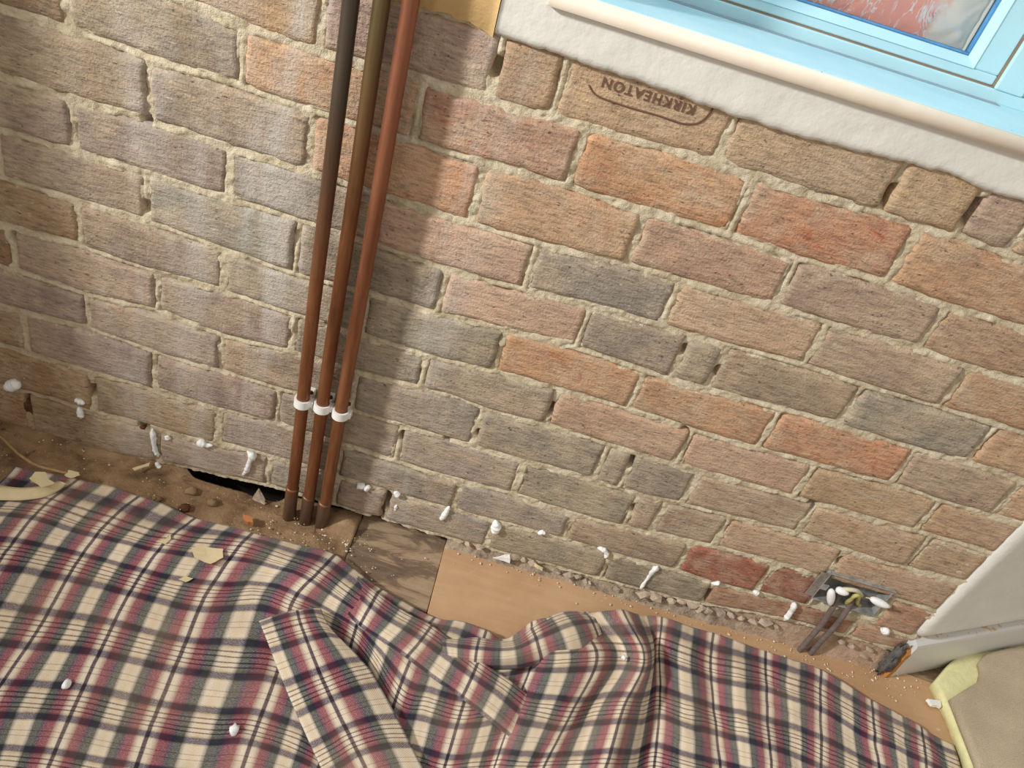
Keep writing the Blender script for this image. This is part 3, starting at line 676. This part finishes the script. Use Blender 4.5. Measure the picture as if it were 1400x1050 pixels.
o = slab('foam_underlay', up, 0.0047, zu, M_FOAM, 0.008, 4); tag(o, 'pale yellow foam underlay peeking out around the carpet', 'underlay')
cp = [F(u, v, zc) for u, v in [(1303,952),(1322,940),(1342,928),(1345,915),(1342,903),(1350,892),(1378,884),(1402,882),(1480,870),(1550,1010),(1560,1200),(1372,1160),(1350,1085),(1338,1040),(1320,995)]]
o = slab('carpet_piece', cp, zu + 0.0002, zc, M_CARPET, 0.010, 4); tag(o, 'taupe pile carpet lying on yellow underlay in the corner', 'carpet')

# ================================================================== copper pipes and clips
PIPES = [(-0.2835, M_P1 if False else None) for _ in ()]
pm = [make_copper('aged_copper_dark', (0.55, 0.85, srgb(70, 70, 62), 0.85)), make_copper('aged_copper_green', (0.62, 0.95, srgb(92, 88, 56), 0.75)), make_copper('aged_copper_red', (0.3, 0.9, srgb(150, 92, 72), 0.5))]
plab = ['dark patinated copper pipe, the left of three upright pipes', 'greenish-brown copper pipe between two other upright copper pipes', 'reddish copper pipe, the right of three upright pipes beside the window']
clab = ['white plastic clip holding the left copper pipe', 'white plastic clip holding the middle copper pipe', 'white plastic clip with a tan base holding the right copper pipe']
PY = -0.034
for i, (xt, xb) in enumerate([(-0.2835, -0.2850), (-0.2450, -0.2515), (-0.2095, -0.2190)]):
    root = empty('copper_pipe', (xb, PY, 0.0)); tag(root, plab[i], 'pipe', 'three upright copper pipes')
    path = [(xb + (xt - xb) * ((z + 0.05) / 1.0) + 0.0006 * math.sin(z * 9 + i), PY + 0.0006 * math.cos(z * 7 + 2 * i), z) for z in np.linspace(-0.06, 1.25, 40)]
    V_, F_ = tube(path, 0.0110, 24); own(root, mesh_obj('pipe_run', V_, F_, pm[i]))
    zc_ = [0.085, 0.075, 0.070][i]
    V_, F_ = tube([(xb + 0.0003, PY, z) for z in (-0.055, zc_ - 0.004, zc_ - 0.002, zc_, zc_ + 0.003)], [0.0124, 0.0124, 0.0128, 0.0126, 0.0112], 24)
    so = own(root, mesh_obj('solder_coupling', V_, F_, pm[i])); so['label'] = 'dull soldered coupling at the foot of the pipe'
    # clip
    zcl = [0.306, 0.308, 0.305][i]; f = (zcl + 0.05); xc = xb + (xt - xb) * f
    cr = empty('pipe_clip', (xc, -0.004, zcl)); tag(cr, clab[i], 'pipe clip', 'white plastic pipe clips')
    n = 30; V = []; Fc = []
    a0, a1 = math.radians(-250), math.radians(70)
    for k in range(n):
        a = a0 + (a1 - a0) * k / (n - 1)
        for rr, zz in ((0.0114, -0.008), (0.0150, -0.008), (0.0150, 0.008), (0.0114, 0.008)):
            V.append((xc + rr * math.cos(a), PY + rr * math.sin(a), zcl + zz))
    for k in range(n - 1):
        for q in range(4): Fc.append((k * 4 + q, k * 4 + (q + 1) % 4, k * 4 + 4 + (q + 1) % 4, k * 4 + 4 + q))
    Fc += [(0, 1, 2, 3), tuple((n - 1) * 4 + q for q in (3, 2, 1, 0))]
    own(cr, mesh_obj('clip_ring', V, Fc, M_CLIP, smooth=False))
    own(cr, box('clip_base', xc - 0.012, xc + 0.012, PY + 0.0125, 0.004, zcl - 0.008, zcl + 0.008, M_CLIP if i < 2 else M_WIREW, None, 0.002))
    sb = cr.children[-1]
    bmS = bmesh.new(); bmesh.ops.create_cone(bmS, cap_ends=True, segments=10, radius1=0.004, radius2=0.003, depth=0.004, matrix=Matrix.Translation((xc + 0.008, PY + 0.018, zcl + 0.010)))
    so = bm_obj('screw', bmS, M_RUST); so.parent = sb; so['label'] = 'rusty fixing screw'
    own(cr, box('clip_lug', xc + 0.0125, xc + 0.0185, PY - 0.004, PY + 0.010, zcl - 0.006, zcl + 0.006, M_CLIP, None, 0.001))

# ================================================================== metal back box with its wires
bx0, bx1, bz0, bz1 = BOXR
bb = empty('electrical_back_box', ((bx0 + bx1) / 2, 0.0, bz0)); tag(bb, 'open galvanised double socket back box sunk in the red bricks', 'back box')
def bpart(name, *a, mat=None, bev=0.0006): return own(bb, box(name, *a, mat or M_GALV, None, bev))
bpart('back_plate', bx0, bx1, 0.024, 0.0255, bz0, bz1)
bpart('side_plate', bx0, bx1, -0.010, 0.025, bz1 - 0.0015, bz1)
bpart('side_plate', bx0, bx1, -0.010, 0.025, bz0, bz0 + 0.0015)
bpart('side_plate', bx0, bx0 + 0.0015, -0.008, 0.025, bz0, bz1)
bpart('side_plate', bx1 - 0.0015, bx1, -0.006, 0.025, bz0, bz1)
bpart('fixing_lug', bx0 + 0.001, bx0 + 0.014, -0.008, -0.0065, bz0 + 0.03, bz0 + 0.045)
bpart('fixing_lug', bx1 - 0.014, bx1 - 0.001, -0.008, -0.0065, bz0 + 0.03, bz0 + 0.045)
bpart('mounting_flange', bx0 - 0.016, bx0 + 0.001, -0.007, -0.004, bz0 + 0.004, bz1 - 0.006, mat=plain('dusty_grey_flange', srgb(134, 124, 116), 0.9, 0.3, 80))
def wire(name, pts, r, mat, label, cat, group=None, n=8):
    P = np.array(pts, float); path = [catmull(P, t) for t in np.linspace(0, len(P) - 1, 8 * (len(P) - 1) + 1)]
    V_, F_ = tube(path, r, n); o = mesh_obj(name, V_, F_, mat); tag(o, label, cat, group); return o
for i, (ua, ub) in enumerate([((1137, 832), (1107, 873)), ((1156, 836), (1125, 874))]):
    a = W(*ua, -0.008); b = W(*ub, -0.012)
    wire('grey_cable', [(a[0], 0.012, a[2] + 0.045), (a[0], -0.004, a[2] + 0.02), (a[0], -0.010, a[2] - 0.005), ((a[0] + b[0]) / 2 + 0.003, -0.010, (a[2] + b[2]) / 2), (b[0], -0.012, b[2] - 0.005), (b[0], -0.012, -0.01)],
         0.0056, M_CABLE, ['dusty grey cable rising into the box, nearer the pipes', 'dusty grey cable rising into the box, nearer the skirting'][i], 'cable', 'grey cables under the back box', 10)
e = lambda u, v, y: tuple(W(u, v, y))
wire('earth_wire', [e(1152,827,0.012), e(1160,822,-0.006), e(1168,815,-0.016), e(1174,815,-0.014), e(1172,824,0.0), e(1176,828,0.01)], 0.0042, M_EARTH, 'bent yellow-green sleeved wire inside the back box', 'wire')
wire('cream_wire', [e(1142,808,0.012), e(1150,806,-0.008), e(1160,806,-0.016), e(1172,808,-0.012), e(1178,814,0.004)], 0.0045, M_WIREW, 'thick cream wire looping across the back box', 'wire')
wire('thin_wire', [e(1178,818,0.01), e(1184,817,-0.006), e(1192,819,-0.016)], 0.0013, M_WIREW, 'thin pale wire running to the outer white connector', 'wire')
def connector(pa, pb, label):
    P = [np.array(pa) + (np.array(pb) - np.array(pa)) * t for t in np.linspace(0, 1, 9)]
    V_, F_ = tube(P, [0.003, 0.0062, 0.0075, 0.0078, 0.0078, 0.0074, 0.0066, 0.005, 0.0025], 10); o = mesh_obj('wire_connector', V_, F_, M_CAULK); tag(o, label, 'connector', 'white wire connectors'); return o
connector(e(1190,818,-0.014), e(1216,830,-0.020), 'white connector sticking out past the right side of the box')
connector(e(1137,806,-0.014), e(1135,827,-0.012), 'upright white connector at the left end of the box')
connector(e(1143,805,-0.012), e(1160,812,-0.018), 'white connector lying under the cream wire')

# ================================================================== filler left on the wall where the skirting was
def strand(name, pts, rad, seed, label):
    root = None; V = []; Fc = []
    P = np.array(pts, float); k = max(10, 8 * (len(P) - 1)); path = [catmull(P, t) for t in np.linspace(0, len(P) - 1, k + 1)]
    rr = [max(0.0012, float(np.interp(t, np.linspace(0, 1, len(rad)), rad)) * (1 + 0.35 * mnoise.noise(Vector((t * 6, seed, 0))))) for t in np.linspace(0, 1, k + 1)]
    rr = [r * max(0.22, min(1.0, min(j, k - j) / max(1.0, k * 0.16)) ** 0.5) for j, r in enumerate(rr)]
    V_, F_ = tube(path, rr, 10)
    V_ = [v + Vector((mnoise.noise(v * 170 + Vector((seed, 0, 0))), mnoise.noise(v * 170 + Vector((0, seed, 0))), mnoise.noise(v * 170 + Vector((0, 0, seed))))) * 0.0022 for v in V_]
    o = mesh_obj(name, V_, F_, M_CAULK); tag(o, label, 'filler', 'white filler left on the wall'); return o
S = lambda *q: [e(u, v, -0.004) for u, v in q]
blobs = [
 (S((8,530),(16,527),(26,523)), [0.007, 0.012, 0.010], 'fat white filler blob nearest the left end of the wall'),
 (S((102,546),(109,549),(116,551)), [0.004, 0.007, 0.003], 'white filler nub on top of the short drip by the broken brown brick'),
 (S((108,556),(110,564),(111,572)), [0.003, 0.006, 0.005], 'short white filler drip below its nub on the brown brick'),
 (S((208,586),(210,600),(212,614),(216,624)), [0.005, 0.006, 0.004, 0.006], 'long wavy white filler drip in the joint left of the pipes'),
 (S((213,633),(221,641)), [0.004, 0.005], 'white filler tail at floor level below the wavy drip'),
 (S((228,596),(230,601)), [0.004, 0.004], 'tiny white filler dot beside the wavy drip'),
 (S((268,607),(276,606),(284,609),(291,609)), [0.003, 0.008, 0.004, 0.003], 'pointed white filler lump with a tail on the mauve brick'),
 (S((338,617),(345,624),(341,632),(338,642),(331,650)), [0.006, 0.009, 0.004, 0.005, 0.004], 'white filler drip with a knobbly head just left of the pipes'),
 (S((488,663),(494,664),(499,663)), [0.006, 0.008, 0.005], 'round cream filler ball right of the pipe feet'),
 (S((499,670),(505,664)), [0.006, 0.005], 'round white filler ball touching the cream one'),
 (S((540,672),(545,678)), [0.005, 0.007], 'white filler cap on the rusty screw right of the pipes'),
 (S((542,690),(540,698)), [0.003, 0.003], 'thin white filler drip under the rusty screw'),
 (S((614,692),(609,702),(602,711)), [0.004, 0.006, 0.005], 'curled white filler at the corner of the hardboard'),
 (S((678,712),(678,722),(676,728)), [0.008, 0.011, 0.008], 'big white filler lump above the hardboard edge'),
 (S((736,730),(741,728),(746,730)), [0.003, 0.006, 0.003], 'white filler crescent in a dark hole of the lower joint'),
 (S((817,749),(825,752),(830,757),(826,763)), [0.004, 0.006, 0.005, 0.003], 'hooked white filler stuck in the joint above the cloth'),
 (S((899,774),(892,782),(884,793),(876,805)), [0.008, 0.004, 0.003, 0.005], 'long straight white filler drip shaped like a bone'),
 (S((972,798),(980,797),(984,799)), [0.003, 0.006, 0.003], 'small white filler dab at the corner of the red brick'),
 (S((1031,808),(1036,812)), [0.004, 0.006], 'small white filler dab between two red bricks'),
 (S((1087,824),(1084,832),(1078,841),(1072,848)), [0.007, 0.006, 0.005, 0.006], 'white filler drip hanging beside the back box'),
 (S((1205,860),(1210,862),(1213,868)), [0.006, 0.009, 0.004], 'white filler lump between the back box and the skirting'),
]
for i, (pts, rad, lab) in enumerate(blobs): strand('filler_blob', pts, rad, i * 3.1 + 1, lab)
# rusty plugs
for (u, v, rx, rz, lab) in [(41,556,.012,.018,'rusty crust in the broken hole at the left of the wall'), (519,690,.010,.016,'rusty crust in the broken hole right of the pipe feet'), (196,584,.006,.006,'rusty crust above the wavy filler drip')]:
    q = W(u, v, 0.004); o = lumpy('rusty_crust', q, (rx, 0.006, rz), M_RUST, u * 0.1, 2, 0.7, freq=2.5); tag(o, lab, 'debris')
# rubble along the foot of the wall
rb = random.Random(5)
for u, v, r in [(628,741,.006),(640,745,.008),(655,749,.007),(705,762,.010),(716,766,.008),(728,770,.009),(762,784,.006),(778,787,.009),(790,789,.006),(800,795,.007),(806,797,.006),(842,806,.006),(880,812,.012),(895,816,.012),(918,822,.008),(932,824,.008),(945,828,.013),(958,832,.012),(966,836,.010),(985,838,.010),(1000,842,.008),(1012,846,.007),(1030,851,.009),(1048,853,.010),(1062,858,.006),(1150,878,.007),(1165,884,.006),(1190,890,.006),(1182,899,.008)]:
    q = W(u, v, -0.004); o = lumpy('rubble_stone', (q[0], -0.002, max(q[2], r * 0.45 + 0.0045)), (r * 1.3, r, r * 0.7), M_STONE, u * 0.37, 1, 0.9, freq=1.9)
    tag(o, 'small broken stone in the rubble at the foot of the bare bricks', 'stone', 'rubble along the foot of the wall')
def footing():
    n = 170; xs = np.linspace(0.03, 0.985, n); V = []; Fc = []; prof = 8
    for i, x in enumerate(xs):
        top = float(bed(10, x)) + 0.004; a = max(0.004, top - 0.003)
        for j in range(prof):
            t = j / (prof - 1); z = 0.003 + a * (1 - t) ** 1.3
            y = 0.012 - 0.020 * t * min(1.0, a / 0.03) + 0.0045 * float(fbm(x * 55, t * 3, 2.0, 3)); V.append((x, y, z + 0.003 * float(fbm(x * 70, t * 4 + 9, 5.0, 2)) * (1 - t)))
    for i in range(n - 1):
        for j in range(prof - 1): a = i * prof + j; Fc.append((a, a + 1, a + prof + 1, a + prof))
    t = NT('stony_footing'); p = t.pos(); sx = t.sep(p)[0]
    c = t.ramp(t.noise(p, 45, 4, 0.65), [(0.3, srgb(104, 92, 80)), (0.5, srgb(168, 150, 130)), (0.72, srgb(198, 180, 156))])
    c = t.mix(t.rng(sx, 0.55, 0.8, 0, 0.6), c, srgb(198, 164, 136)); t.color(c); t.bump(t.noise(p, 130, 4, 0.7), 0.9, 0.005); t.set(Roughness=0.95)
    o = mesh_obj('mortar_footing', V, Fc, t.mat, wall); o['label'] = 'crumbling stony mortar footing under the lowest bricks'
footing()
# flat shards
def shard(name, pts, th, mat, label, cat, z0=None, y=None, group=None, curl=0.0):
    P = [np.array(q) for q in pts]; n = len(P); c = sum(P) / n; nrm = np.cross(P[1] - P[0], P[2] - P[0]); nrm = nrm / np.linalg.norm(nrm)
    if nrm[2] < 0: nrm = -nrm
    Q = []
    for k in range(n):
        a, b = P[k], P[(k + 1) % n]
        for t in (0, 0.34, 0.67): 
            q = a + (b - a) * t + (0 if t == 0 else 1) * np.array([rb.uniform(-1, 1), rb.uniform(-1, 1), 0]) * 0.0012; Q.append(q)
    n = len(Q); V = [c + nrm * th] + [q + nrm * (th + curl * (np.linalg.norm(q - c) / 0.03) ** 2) for q in Q] + [c] + [q + nrm * curl * (np.linalg.norm(q - c) / 0.03) ** 2 for q in Q]
    Fc = []
    for k in range(n):
        a, b = 1 + k, 1 + (k + 1) % n; Fc += [(0, a, b), (n + 1, n + 1 + b, n + 1 + a), (a, n + 1 + a, n + 1 + b, b)]
    o = mesh_obj(name, V, Fc, mat, smooth=False)
    bm = bmesh.new(); bm.from_mesh(o.data); bmesh.ops.recalc_face_normals(bm, faces=bm.faces); bm.to_mesh(o.data); bm.free()
    tag(o, label, cat, group); return o
fz = lambda z, *q: [F(u, v, z) for u, v in q]
shard('plaster_chip', [W(674,762,-0.012), W(697,769,-0.012), W(697,758,-0.008), W(690,758,-0.008)], 0.003, M_CAULK, 'white triangular plaster chip lying on the hardboard edge', 'chip')
shard('plaster_chip', [W(728,769,-0.006), W(742,777,-0.012), W(741,781,-0.012), W(732,776,-0.01)], 0.002, M_CREAM, 'slim pale plaster chip wedged beside the rubble', 'chip')
shard('wood_splinter', fz(0.012, (181,641), (205,633), (203,638), (184,644)), 0.002, M_CREAM, 'cream splinter lying below the wavy filler drip', 'chip')
shard('stone_shard', [W(345,682,-0.02), W(362,690,-0.02), W(363,683,-0.014), W(354,667,-0.012)], 0.004, M_STONE, 'pointed stone shard leaning in the dark slot by the pipes', 'stone')
shard('brick_chip', fz(0.010, (332,706), (344,710), (346,718), (335,716)), 0.008, plain('orange_chip', srgb(196, 128, 78), 0.9), 'small orange brick chip on the dirt near the pipes', 'chip')
shard('plaster_chip', fz(0.012, (1265,958), (1283,961), (1284,969), (1272,966)), 0.008, M_CAULK, 'white plaster chip at the carpet end of the hardboard', 'chip')
for u, v, r in [(262,672,.012),(253,695,.011),(290,688,.012),(215,683,.010)]:
    q = F(u, v, 0.003); o = lumpy('dirt_clod', (q[0], q[1], 0.004), (r, r * 0.8, r * 0.6), M_RUST if u in (253,) else M_DUST, u * 0.3, 2, 0.5); tag(o, 'small dirt clod on the dusty board beside the cloth', 'debris', 'dirt clods on the dusty board')

# ================================================================== plaid dust sheet
COLS = [
 (0.0, [(20,638,10),(-25,690,10),(-95,752,8),(-155,845,7),(-200,940,6),(-245,1045,6)]),
 (1.0, [(107,656,12),(57,698,16),(8,757,8),(-50,850,6),(-92,947,6),(-132,1045,6)]),
 (2.0, [(190,679,12),(142,721,26),(103,773,8),(53,861,6),(-10,957,6),(-45,1050,6)]),
 (3.0, [(267,710,12),(227,743,28),(187,797,8),(146,873,6),(104,965,6),(62,1060,6)]),
 (4.0, [(345,731,16),(324,753,28),(281,815,8),(247,897,6),(210,985,6),(176,1080,6)]),
 (4.6, [(410,746,18),(392,770,34),(357,812,12),(325,905,7),(290,995,6),(258,1090,6)]),
 (5.0, [(458,760,18),(432,788,36),(399,826,30),(382,910,8),(350,998,6),(318,1090,6)]),
 (6.0, [(522,806,18),(498,832,36),(484,868,14),(462,950,8),(440,1035,6),(415,1110,6)]),
 (7.0, [(594,845,14),(575,871,38),(543,950,10),(520,1030,8),(500,1110,6),(480,1190,6)]),
 (7.5, [(628,850,16),(612,888,40),(585,963,12),(563,1043,8),(543,1120,6),(523,1195,6)]),
 (8.0, [(664,864,22),(650,908,36),(630,975,14),(606,1055,8),(585,1130,6),(565,1200,6)]),
 (8.45, [(691,874,20),(688,910,30),(668,972,18),(642,1053,10),(618,1128,6),(596,1198,6)]),
 (9.0, [(726,852,34),(729,900,28),(705,965,14),(676,1050,10),(655,1125,8),(630,1195,6)]),
 (9.25, [(739,848,40),(748,900,50),(721,968,46),(690,1050,36),(664,1125,14),(640,1195,6)]),
 (9.5, [(752,846,44),(768,900,54),(745,972,48),(712,1050,38),(685,1125,14),(660,1195,6)]),
 (10.0, [(776,842,44),(815,898,44),(779,978,40),(743,1050,32),(715,1125,20),(690,1195,8)]),
 (10.5, [(812,837,38),(850,898,26),(812,972,22),(783,1050,26),(757,1125,18),(735,1195,8)]),
 (11.0, [(850,836,40),(880,900,72),(852,968,66),(828,1048,56),(800,1125,24),(780,1195,8)]),
 (11.5, [(878,842,16),(892,896,9),(880,968,8),(864,1048,8),(845,1125,8),(830,1195,6)]),
 (12.0, [(904,845,16),(901,888,14),(902,962,14),(894,1040,12),(886,1120,8),(878,1190,6)]),
 (12.5, [(940,856,16),(935,900,34),(938,975,32),(938,1052,26),(938,1130,10),(936,1195,6)]),
 (13.0, [(975,866,14),(970,914,14),(976,985,12),(984,1064,12),(990,1140,8),(995,1205,6)]),
 (13.5, [(1010,878,18),(1008,922,34),(1012,994,28),(1020,1072,16),(1028,1148,10),(1032,1212,6)]),
 (14.0, [(1046,891,14),(1046,929,16),(1050,1003,24),(1058,1080,18),(1065,1150,10),(1070,1215,6)]),
 (14.5, [(1083,905,16),(1084,941,32),(1086,1015,10),(1090,1095,8),(1098,1165,8),(1104,1230,6)]),
 (15.0, [(1120,918,14),(1121,955,16),(1121,1030,14),(1124,1110,12),(1130,1180,8),(1135,1245,6)]),
 (16.0, [(1192,957,14),(1194,996,22),(1203,1066,14),(1212,1140,10),(1220,1210,8),(1225,1275,6)]),
 (17.0, [(1258,995,14),(1262,1028,22),(1272,1098,14),(1282,1170,10),(1290,1240,8),(1295,1300,6)]),
 (17.6, [(1304,1019,10),(1314,1052,12),(1326,1118,8),(1338,1190,8),(1346,1260,6),(1352,1320,6)]),
]
VR = [-0.42, 0.0, 1.0, 2.0, 3.0, 4.1]
def cloth_surface(name, cols, vr, sub_u, sub_v, wrinkle, uoff, voff, parent):
    us = np.array([c[0] for c in cols], float); G = np.array([c[1] for c in cols], float)      # (nc, nr, 3)
    G3 = np.array([[F(q[0], q[1], q[2] / 1000.0) for q in row] for row in G])
    nc, nr = G3.shape[:2]; tu = np.linspace(0, nc - 1, (nc - 1) * sub_u + 1); tv = np.linspace(0, nr - 1, (nr - 1) * sub_v + 1)
    R = np.array([[catmull(G3[:, j], t) for t in tu] for j in range(nr)])                    # (nr, NU, 3)
    P = np.array([[catmull(R[:, i], t) for t in tv] for i in range(len(tu))])                 # (NU, NV, 3)
    uu = np.array([catmull(us[:, None], t)[0] for t in tu]); vv = np.interp(tv, np.arange(nr), vr)
    U, V = np.meshgrid(uu, vv, indexing='ij')
    wr = 0.0032 * fbm(P[..., 0] * 16, P[..., 1] * 16, 3.0, 2) + 0.0022 * (1 - 2 * np.abs(fbm(U * 1.2 + 0.6 * fbm(U, V, 2), V * 2.4, 8.0, 2))) + 0.0008 * fbm(P[..., 0] * 90, P[..., 1] * 90, 5.0, 2)
    P[..., 2] = np.maximum(P[..., 2] + wrinkle * wr, 0.0065)
    P[:, 0, 2] += 0.0; n, mz = len(tu), len(tv)
    Fc = [(i * mz + j, i * mz + j + 1, (i + 1) * mz + j + 1, (i + 1) * mz + j) for i in range(n - 1) for j in range(mz - 1)]
    o = mesh_obj(name, P.reshape(-1, 3), Fc, M_PLAID)
    uvl = o.data.uv_layers.new(name='UVMap'); uvs = np.stack([U + uoff, V + voff], -1).reshape(-1, 2)
    idx = np.zeros(len(o.data.loops), dtype=np.int32); o.data.loops.foreach_get('vertex_index', idx)
    uvl.data.foreach_set('uv', uvs[idx].astype(np.float32).ravel())
    md = o.modifiers.new('thickness', 'SOLIDIFY'); md.thickness = 0.0014; md.offset = 1.0
    if o.data.polygons[0].normal.z < 0: o.data.flip_normals()
    own(parent, o); return o
sheet = empty('plaid_dust_sheet', tuple(F(600, 1000, 0.0))); tag(sheet, 'rumpled cream, maroon and navy plaid sheet spread over the floor', 'dust sheet')
cloth_surface('sheet_spread', COLS, VR, 10, 18, 1.5, 0, 0, sheet)
FLAP = [
 (-0.60, [(354,850,42),(364,874,42),(397,958,30),(434,1040,26),(470,1120,24)]),
 (-0.25, [(382,840,44),(390,866,46),(422,947,34),(460,1025,30),(497,1102,26)]),
 (0.0, [(406,835,44),(413,860,47),(444,938,36),(481,1013,31),(518,1090,27)]),
 (0.35, [(426,832,44),(436,856,46),(480,924,36),(520,1002,31),(558,1078,27)]),
 (0.62, [(438,832,40),(452,860,38),(506,918,26),(552,1000,22),(590,1076,20)]),
]
ROLL = [
 (7.3, [(604,868,28),(604,880,50),(607,893,52),(610,906,30)]),
 (8.0, [(655,874,32),(652,886,54),(650,899,56),(648,914,30)]),
 (8.6, [(700,876,32),(703,886,56),(704,897,60),(706,913,34)]),
 (9.1, [(733,854,40),(740,868,62),(745,884,62),(750,904,38)]),
 (9.6, [(768,838,42),(780,852,64),(789,870,64),(796,894,42)]),
 (10.1, [(806,838,26),(814,848,34),(820,862,34),(826,880,26)]),
]
ro = cloth_surface('gathered_roll', ROLL, [-0.1, 0.2, 0.5, 0.8], 12, 10, 0.8, 0, 0, sheet)
HEM = [
 (5.6, [(488,788,24),(478,808,26),(468,826,22),(466,829,16)]),
 (6.0, [(516,812,34),(505,832,44),(494,852,42),(492,855,30)]),
 (6.5, [(556,838,40),(541,858,50),(525,874,48),(523,877,36)]),
 (7.0, [(590,856,40),(574,878,50),(558,897,48),(556,900,36)]),
 (7.5, [(622,880,42),(608,902,50),(595,924,46),(593,927,32)]),
 (8.0, [(654,904,44),(644,928,50),(633,951,44),(631,954,30)]),
 (8.5, [(692,928,38),(680,954,42),(667,978,36),(665,981,22)]),
 (9.0, [(728,954,28),(714,981,30),(701,1006,24),(699,1009,12)]),
 (9.4, [(756,972,14),(740,1002,12),(727,1030,8),(725,1033,6)]),
]
he = cloth_surface('overlapping_hem', HEM, [-0.1, 0.3, 0.72, 0.78], 12, 10, 0.8, 0, 0, sheet)
fo = cloth_surface('folded_flap', FLAP, [-0.32, 0.0, 1.0, 2.0, 3.0], 10, 14, 0.5, 0, 0, sheet); fo['label'] = 'turned-back corner of the sheet lying on top'

# ================================================================== paper scraps, twig and crumbs
def strip(name, top, bot, zs, mat, label, cat):
    n = 30; A = np.array([F(u, v, z) for (u, v), z in zip(top, zs)]); B = np.array([F(u, v, z * 0.6 + 0.004) for (u, v), z in zip(bot, zs)]); V = []; Fc = []
    for i in range(n):
        t = i / (n - 1) * (len(top) - 1); a, b = catmull(A, t), catmull(B, t)
        for j in range(5):
            s = j / 4; q = a + (b - a) * s; V.append((q[0], q[1], q[2] + 0.0015 * math.sin(math.pi * s)))
    for i in range(n - 1):
        for j in range(4): a = i * 5 + j; Fc.append((a, a + 5, a + 6, a + 1))
    o = mesh_obj(name, V, Fc, mat); md = o.modifiers.new('thickness', 'SOLIDIFY'); md.thickness = 0.0008; tag(o, label, cat); return o
strip('torn_paper_strip', [(-30,662),(0,664),(30,667),(60,664),(80,658),(92,662)], [(-30,684),(0,684),(30,684),(60,680),(78,672),(92,662)], [0.03, 0.03, 0.03, 0.03, 0.028, 0.03], M_CREAM, 'long curling cream paper strip on the left edge of the sheet', 'paper')
shard('paper_scrap', fz(0.042, (40,655), (48,646), (62,646), (67,656), (75,662), (57,668)), 0.001, M_CREAM, 'torn cream paper scrap resting on the long paper strip', 'paper', curl=0.002)
shard('paper_scrap', fz(0.030, (88,650), (94,643), (107,646), (110,650), (97,654)), 0.001, M_CREAM, 'cream paper scrap at the end of the twig', 'paper', curl=0.002)
shard('paper_scrap', fz(0.034, (262,752), (270,747), (305,752), (305,764), (288,772), (266,763)), 0.0012, M_CREAM, 'folded cream paper scrap on the sheet crease below the pipes', 'paper', curl=0.003)
shard('paper_scrap', fz(0.016, (244,792), (254,788), (264,791), (254,796)), 0.001, M_CREAM, 'small diamond paper flake on the sheet', 'paper')
shard('paper_scrap', fz(0.036, (213,740), (226,738), (232,731), (234,736), (226,744)), 0.001, M_CREAM, 'tiny cream paper flake on the sheet ridge', 'paper')
wire('dry_twig', [F(-30,575,0.02), F(0,596,0.018), F(25,620,0.016), F(50,636,0.018), F(75,643,0.024), F(92,647,0.030)], 0.0028, plain('dry_twig_bark', srgb(166, 134, 92), 0.9, 0.25, 90), 'thin dry twig lying on the dirt at the left', 'twig', None, 7)
for u, v, r, z, lab in [(91,936,.009,.012,'white filler crumb standing on the left of the sheet'), (320,998,.010,.012,'bluish white filler crumb low on the sheet by the turned-back flap'), (853,899,.006,.05,'white crumb on the bunched fold of the sheet'), (1063,945,.006,.022,'white crumb on the right part of the sheet')]:
    q = F(u, v, z); o = lumpy('filler_crumb', q, (r * 0.7, r * 0.9, r * 0.7), M_CAULK, u * 0.21, 2, 0.6); tag(o, lab, 'crumb')
def crumbs():
    bm = bmesh.new(); r2 = random.Random(11)
    spots = []
    for _ in range(150): spots.append((r2.gauss(-0.20, 0.06), r2.uniform(-0.13, -0.03), 0.006))
    for _ in range(120): spots.append((r2.uniform(-0.95, -0.2), r2.uniform(-0.15, -0.005), 0.004))
    for _ in range(140): spots.append((r2.uniform(0.6, 1.07), -abs(r2.gauss(0, 0.035)) - 0.004, 0.0068))
    for _ in range(60): spots.append((r2.uniform(0.05, 0.6), -abs(r2.gauss(0, 0.02)) - 0.004, 0.0068))
    for x, y, z in spots:
        s = r2.choice((0.0007, 0.0010, 0.0014, 0.0022)) * r2.uniform(0.7, 1.2); mt = Matrix.Translation((x, y, z)) @ Matrix.Rotation(r2.uniform(0, 6), 4, 'Z') @ Matrix.Diagonal((s * r2.uniform(0.7, 1.8), s, s * 0.7, 1))
        bmesh.ops.create_icosphere(bm, subdivisions=1, radius=1.0, matrix=mt)
    o = bm_obj('plaster_crumbs', bm, plain('pale_grit', srgb(226, 212, 188), 0.9)); tag(o, 'pale plaster crumbs and grit scattered over the boards', 'crumbs', kind='stuff')
crumbs()
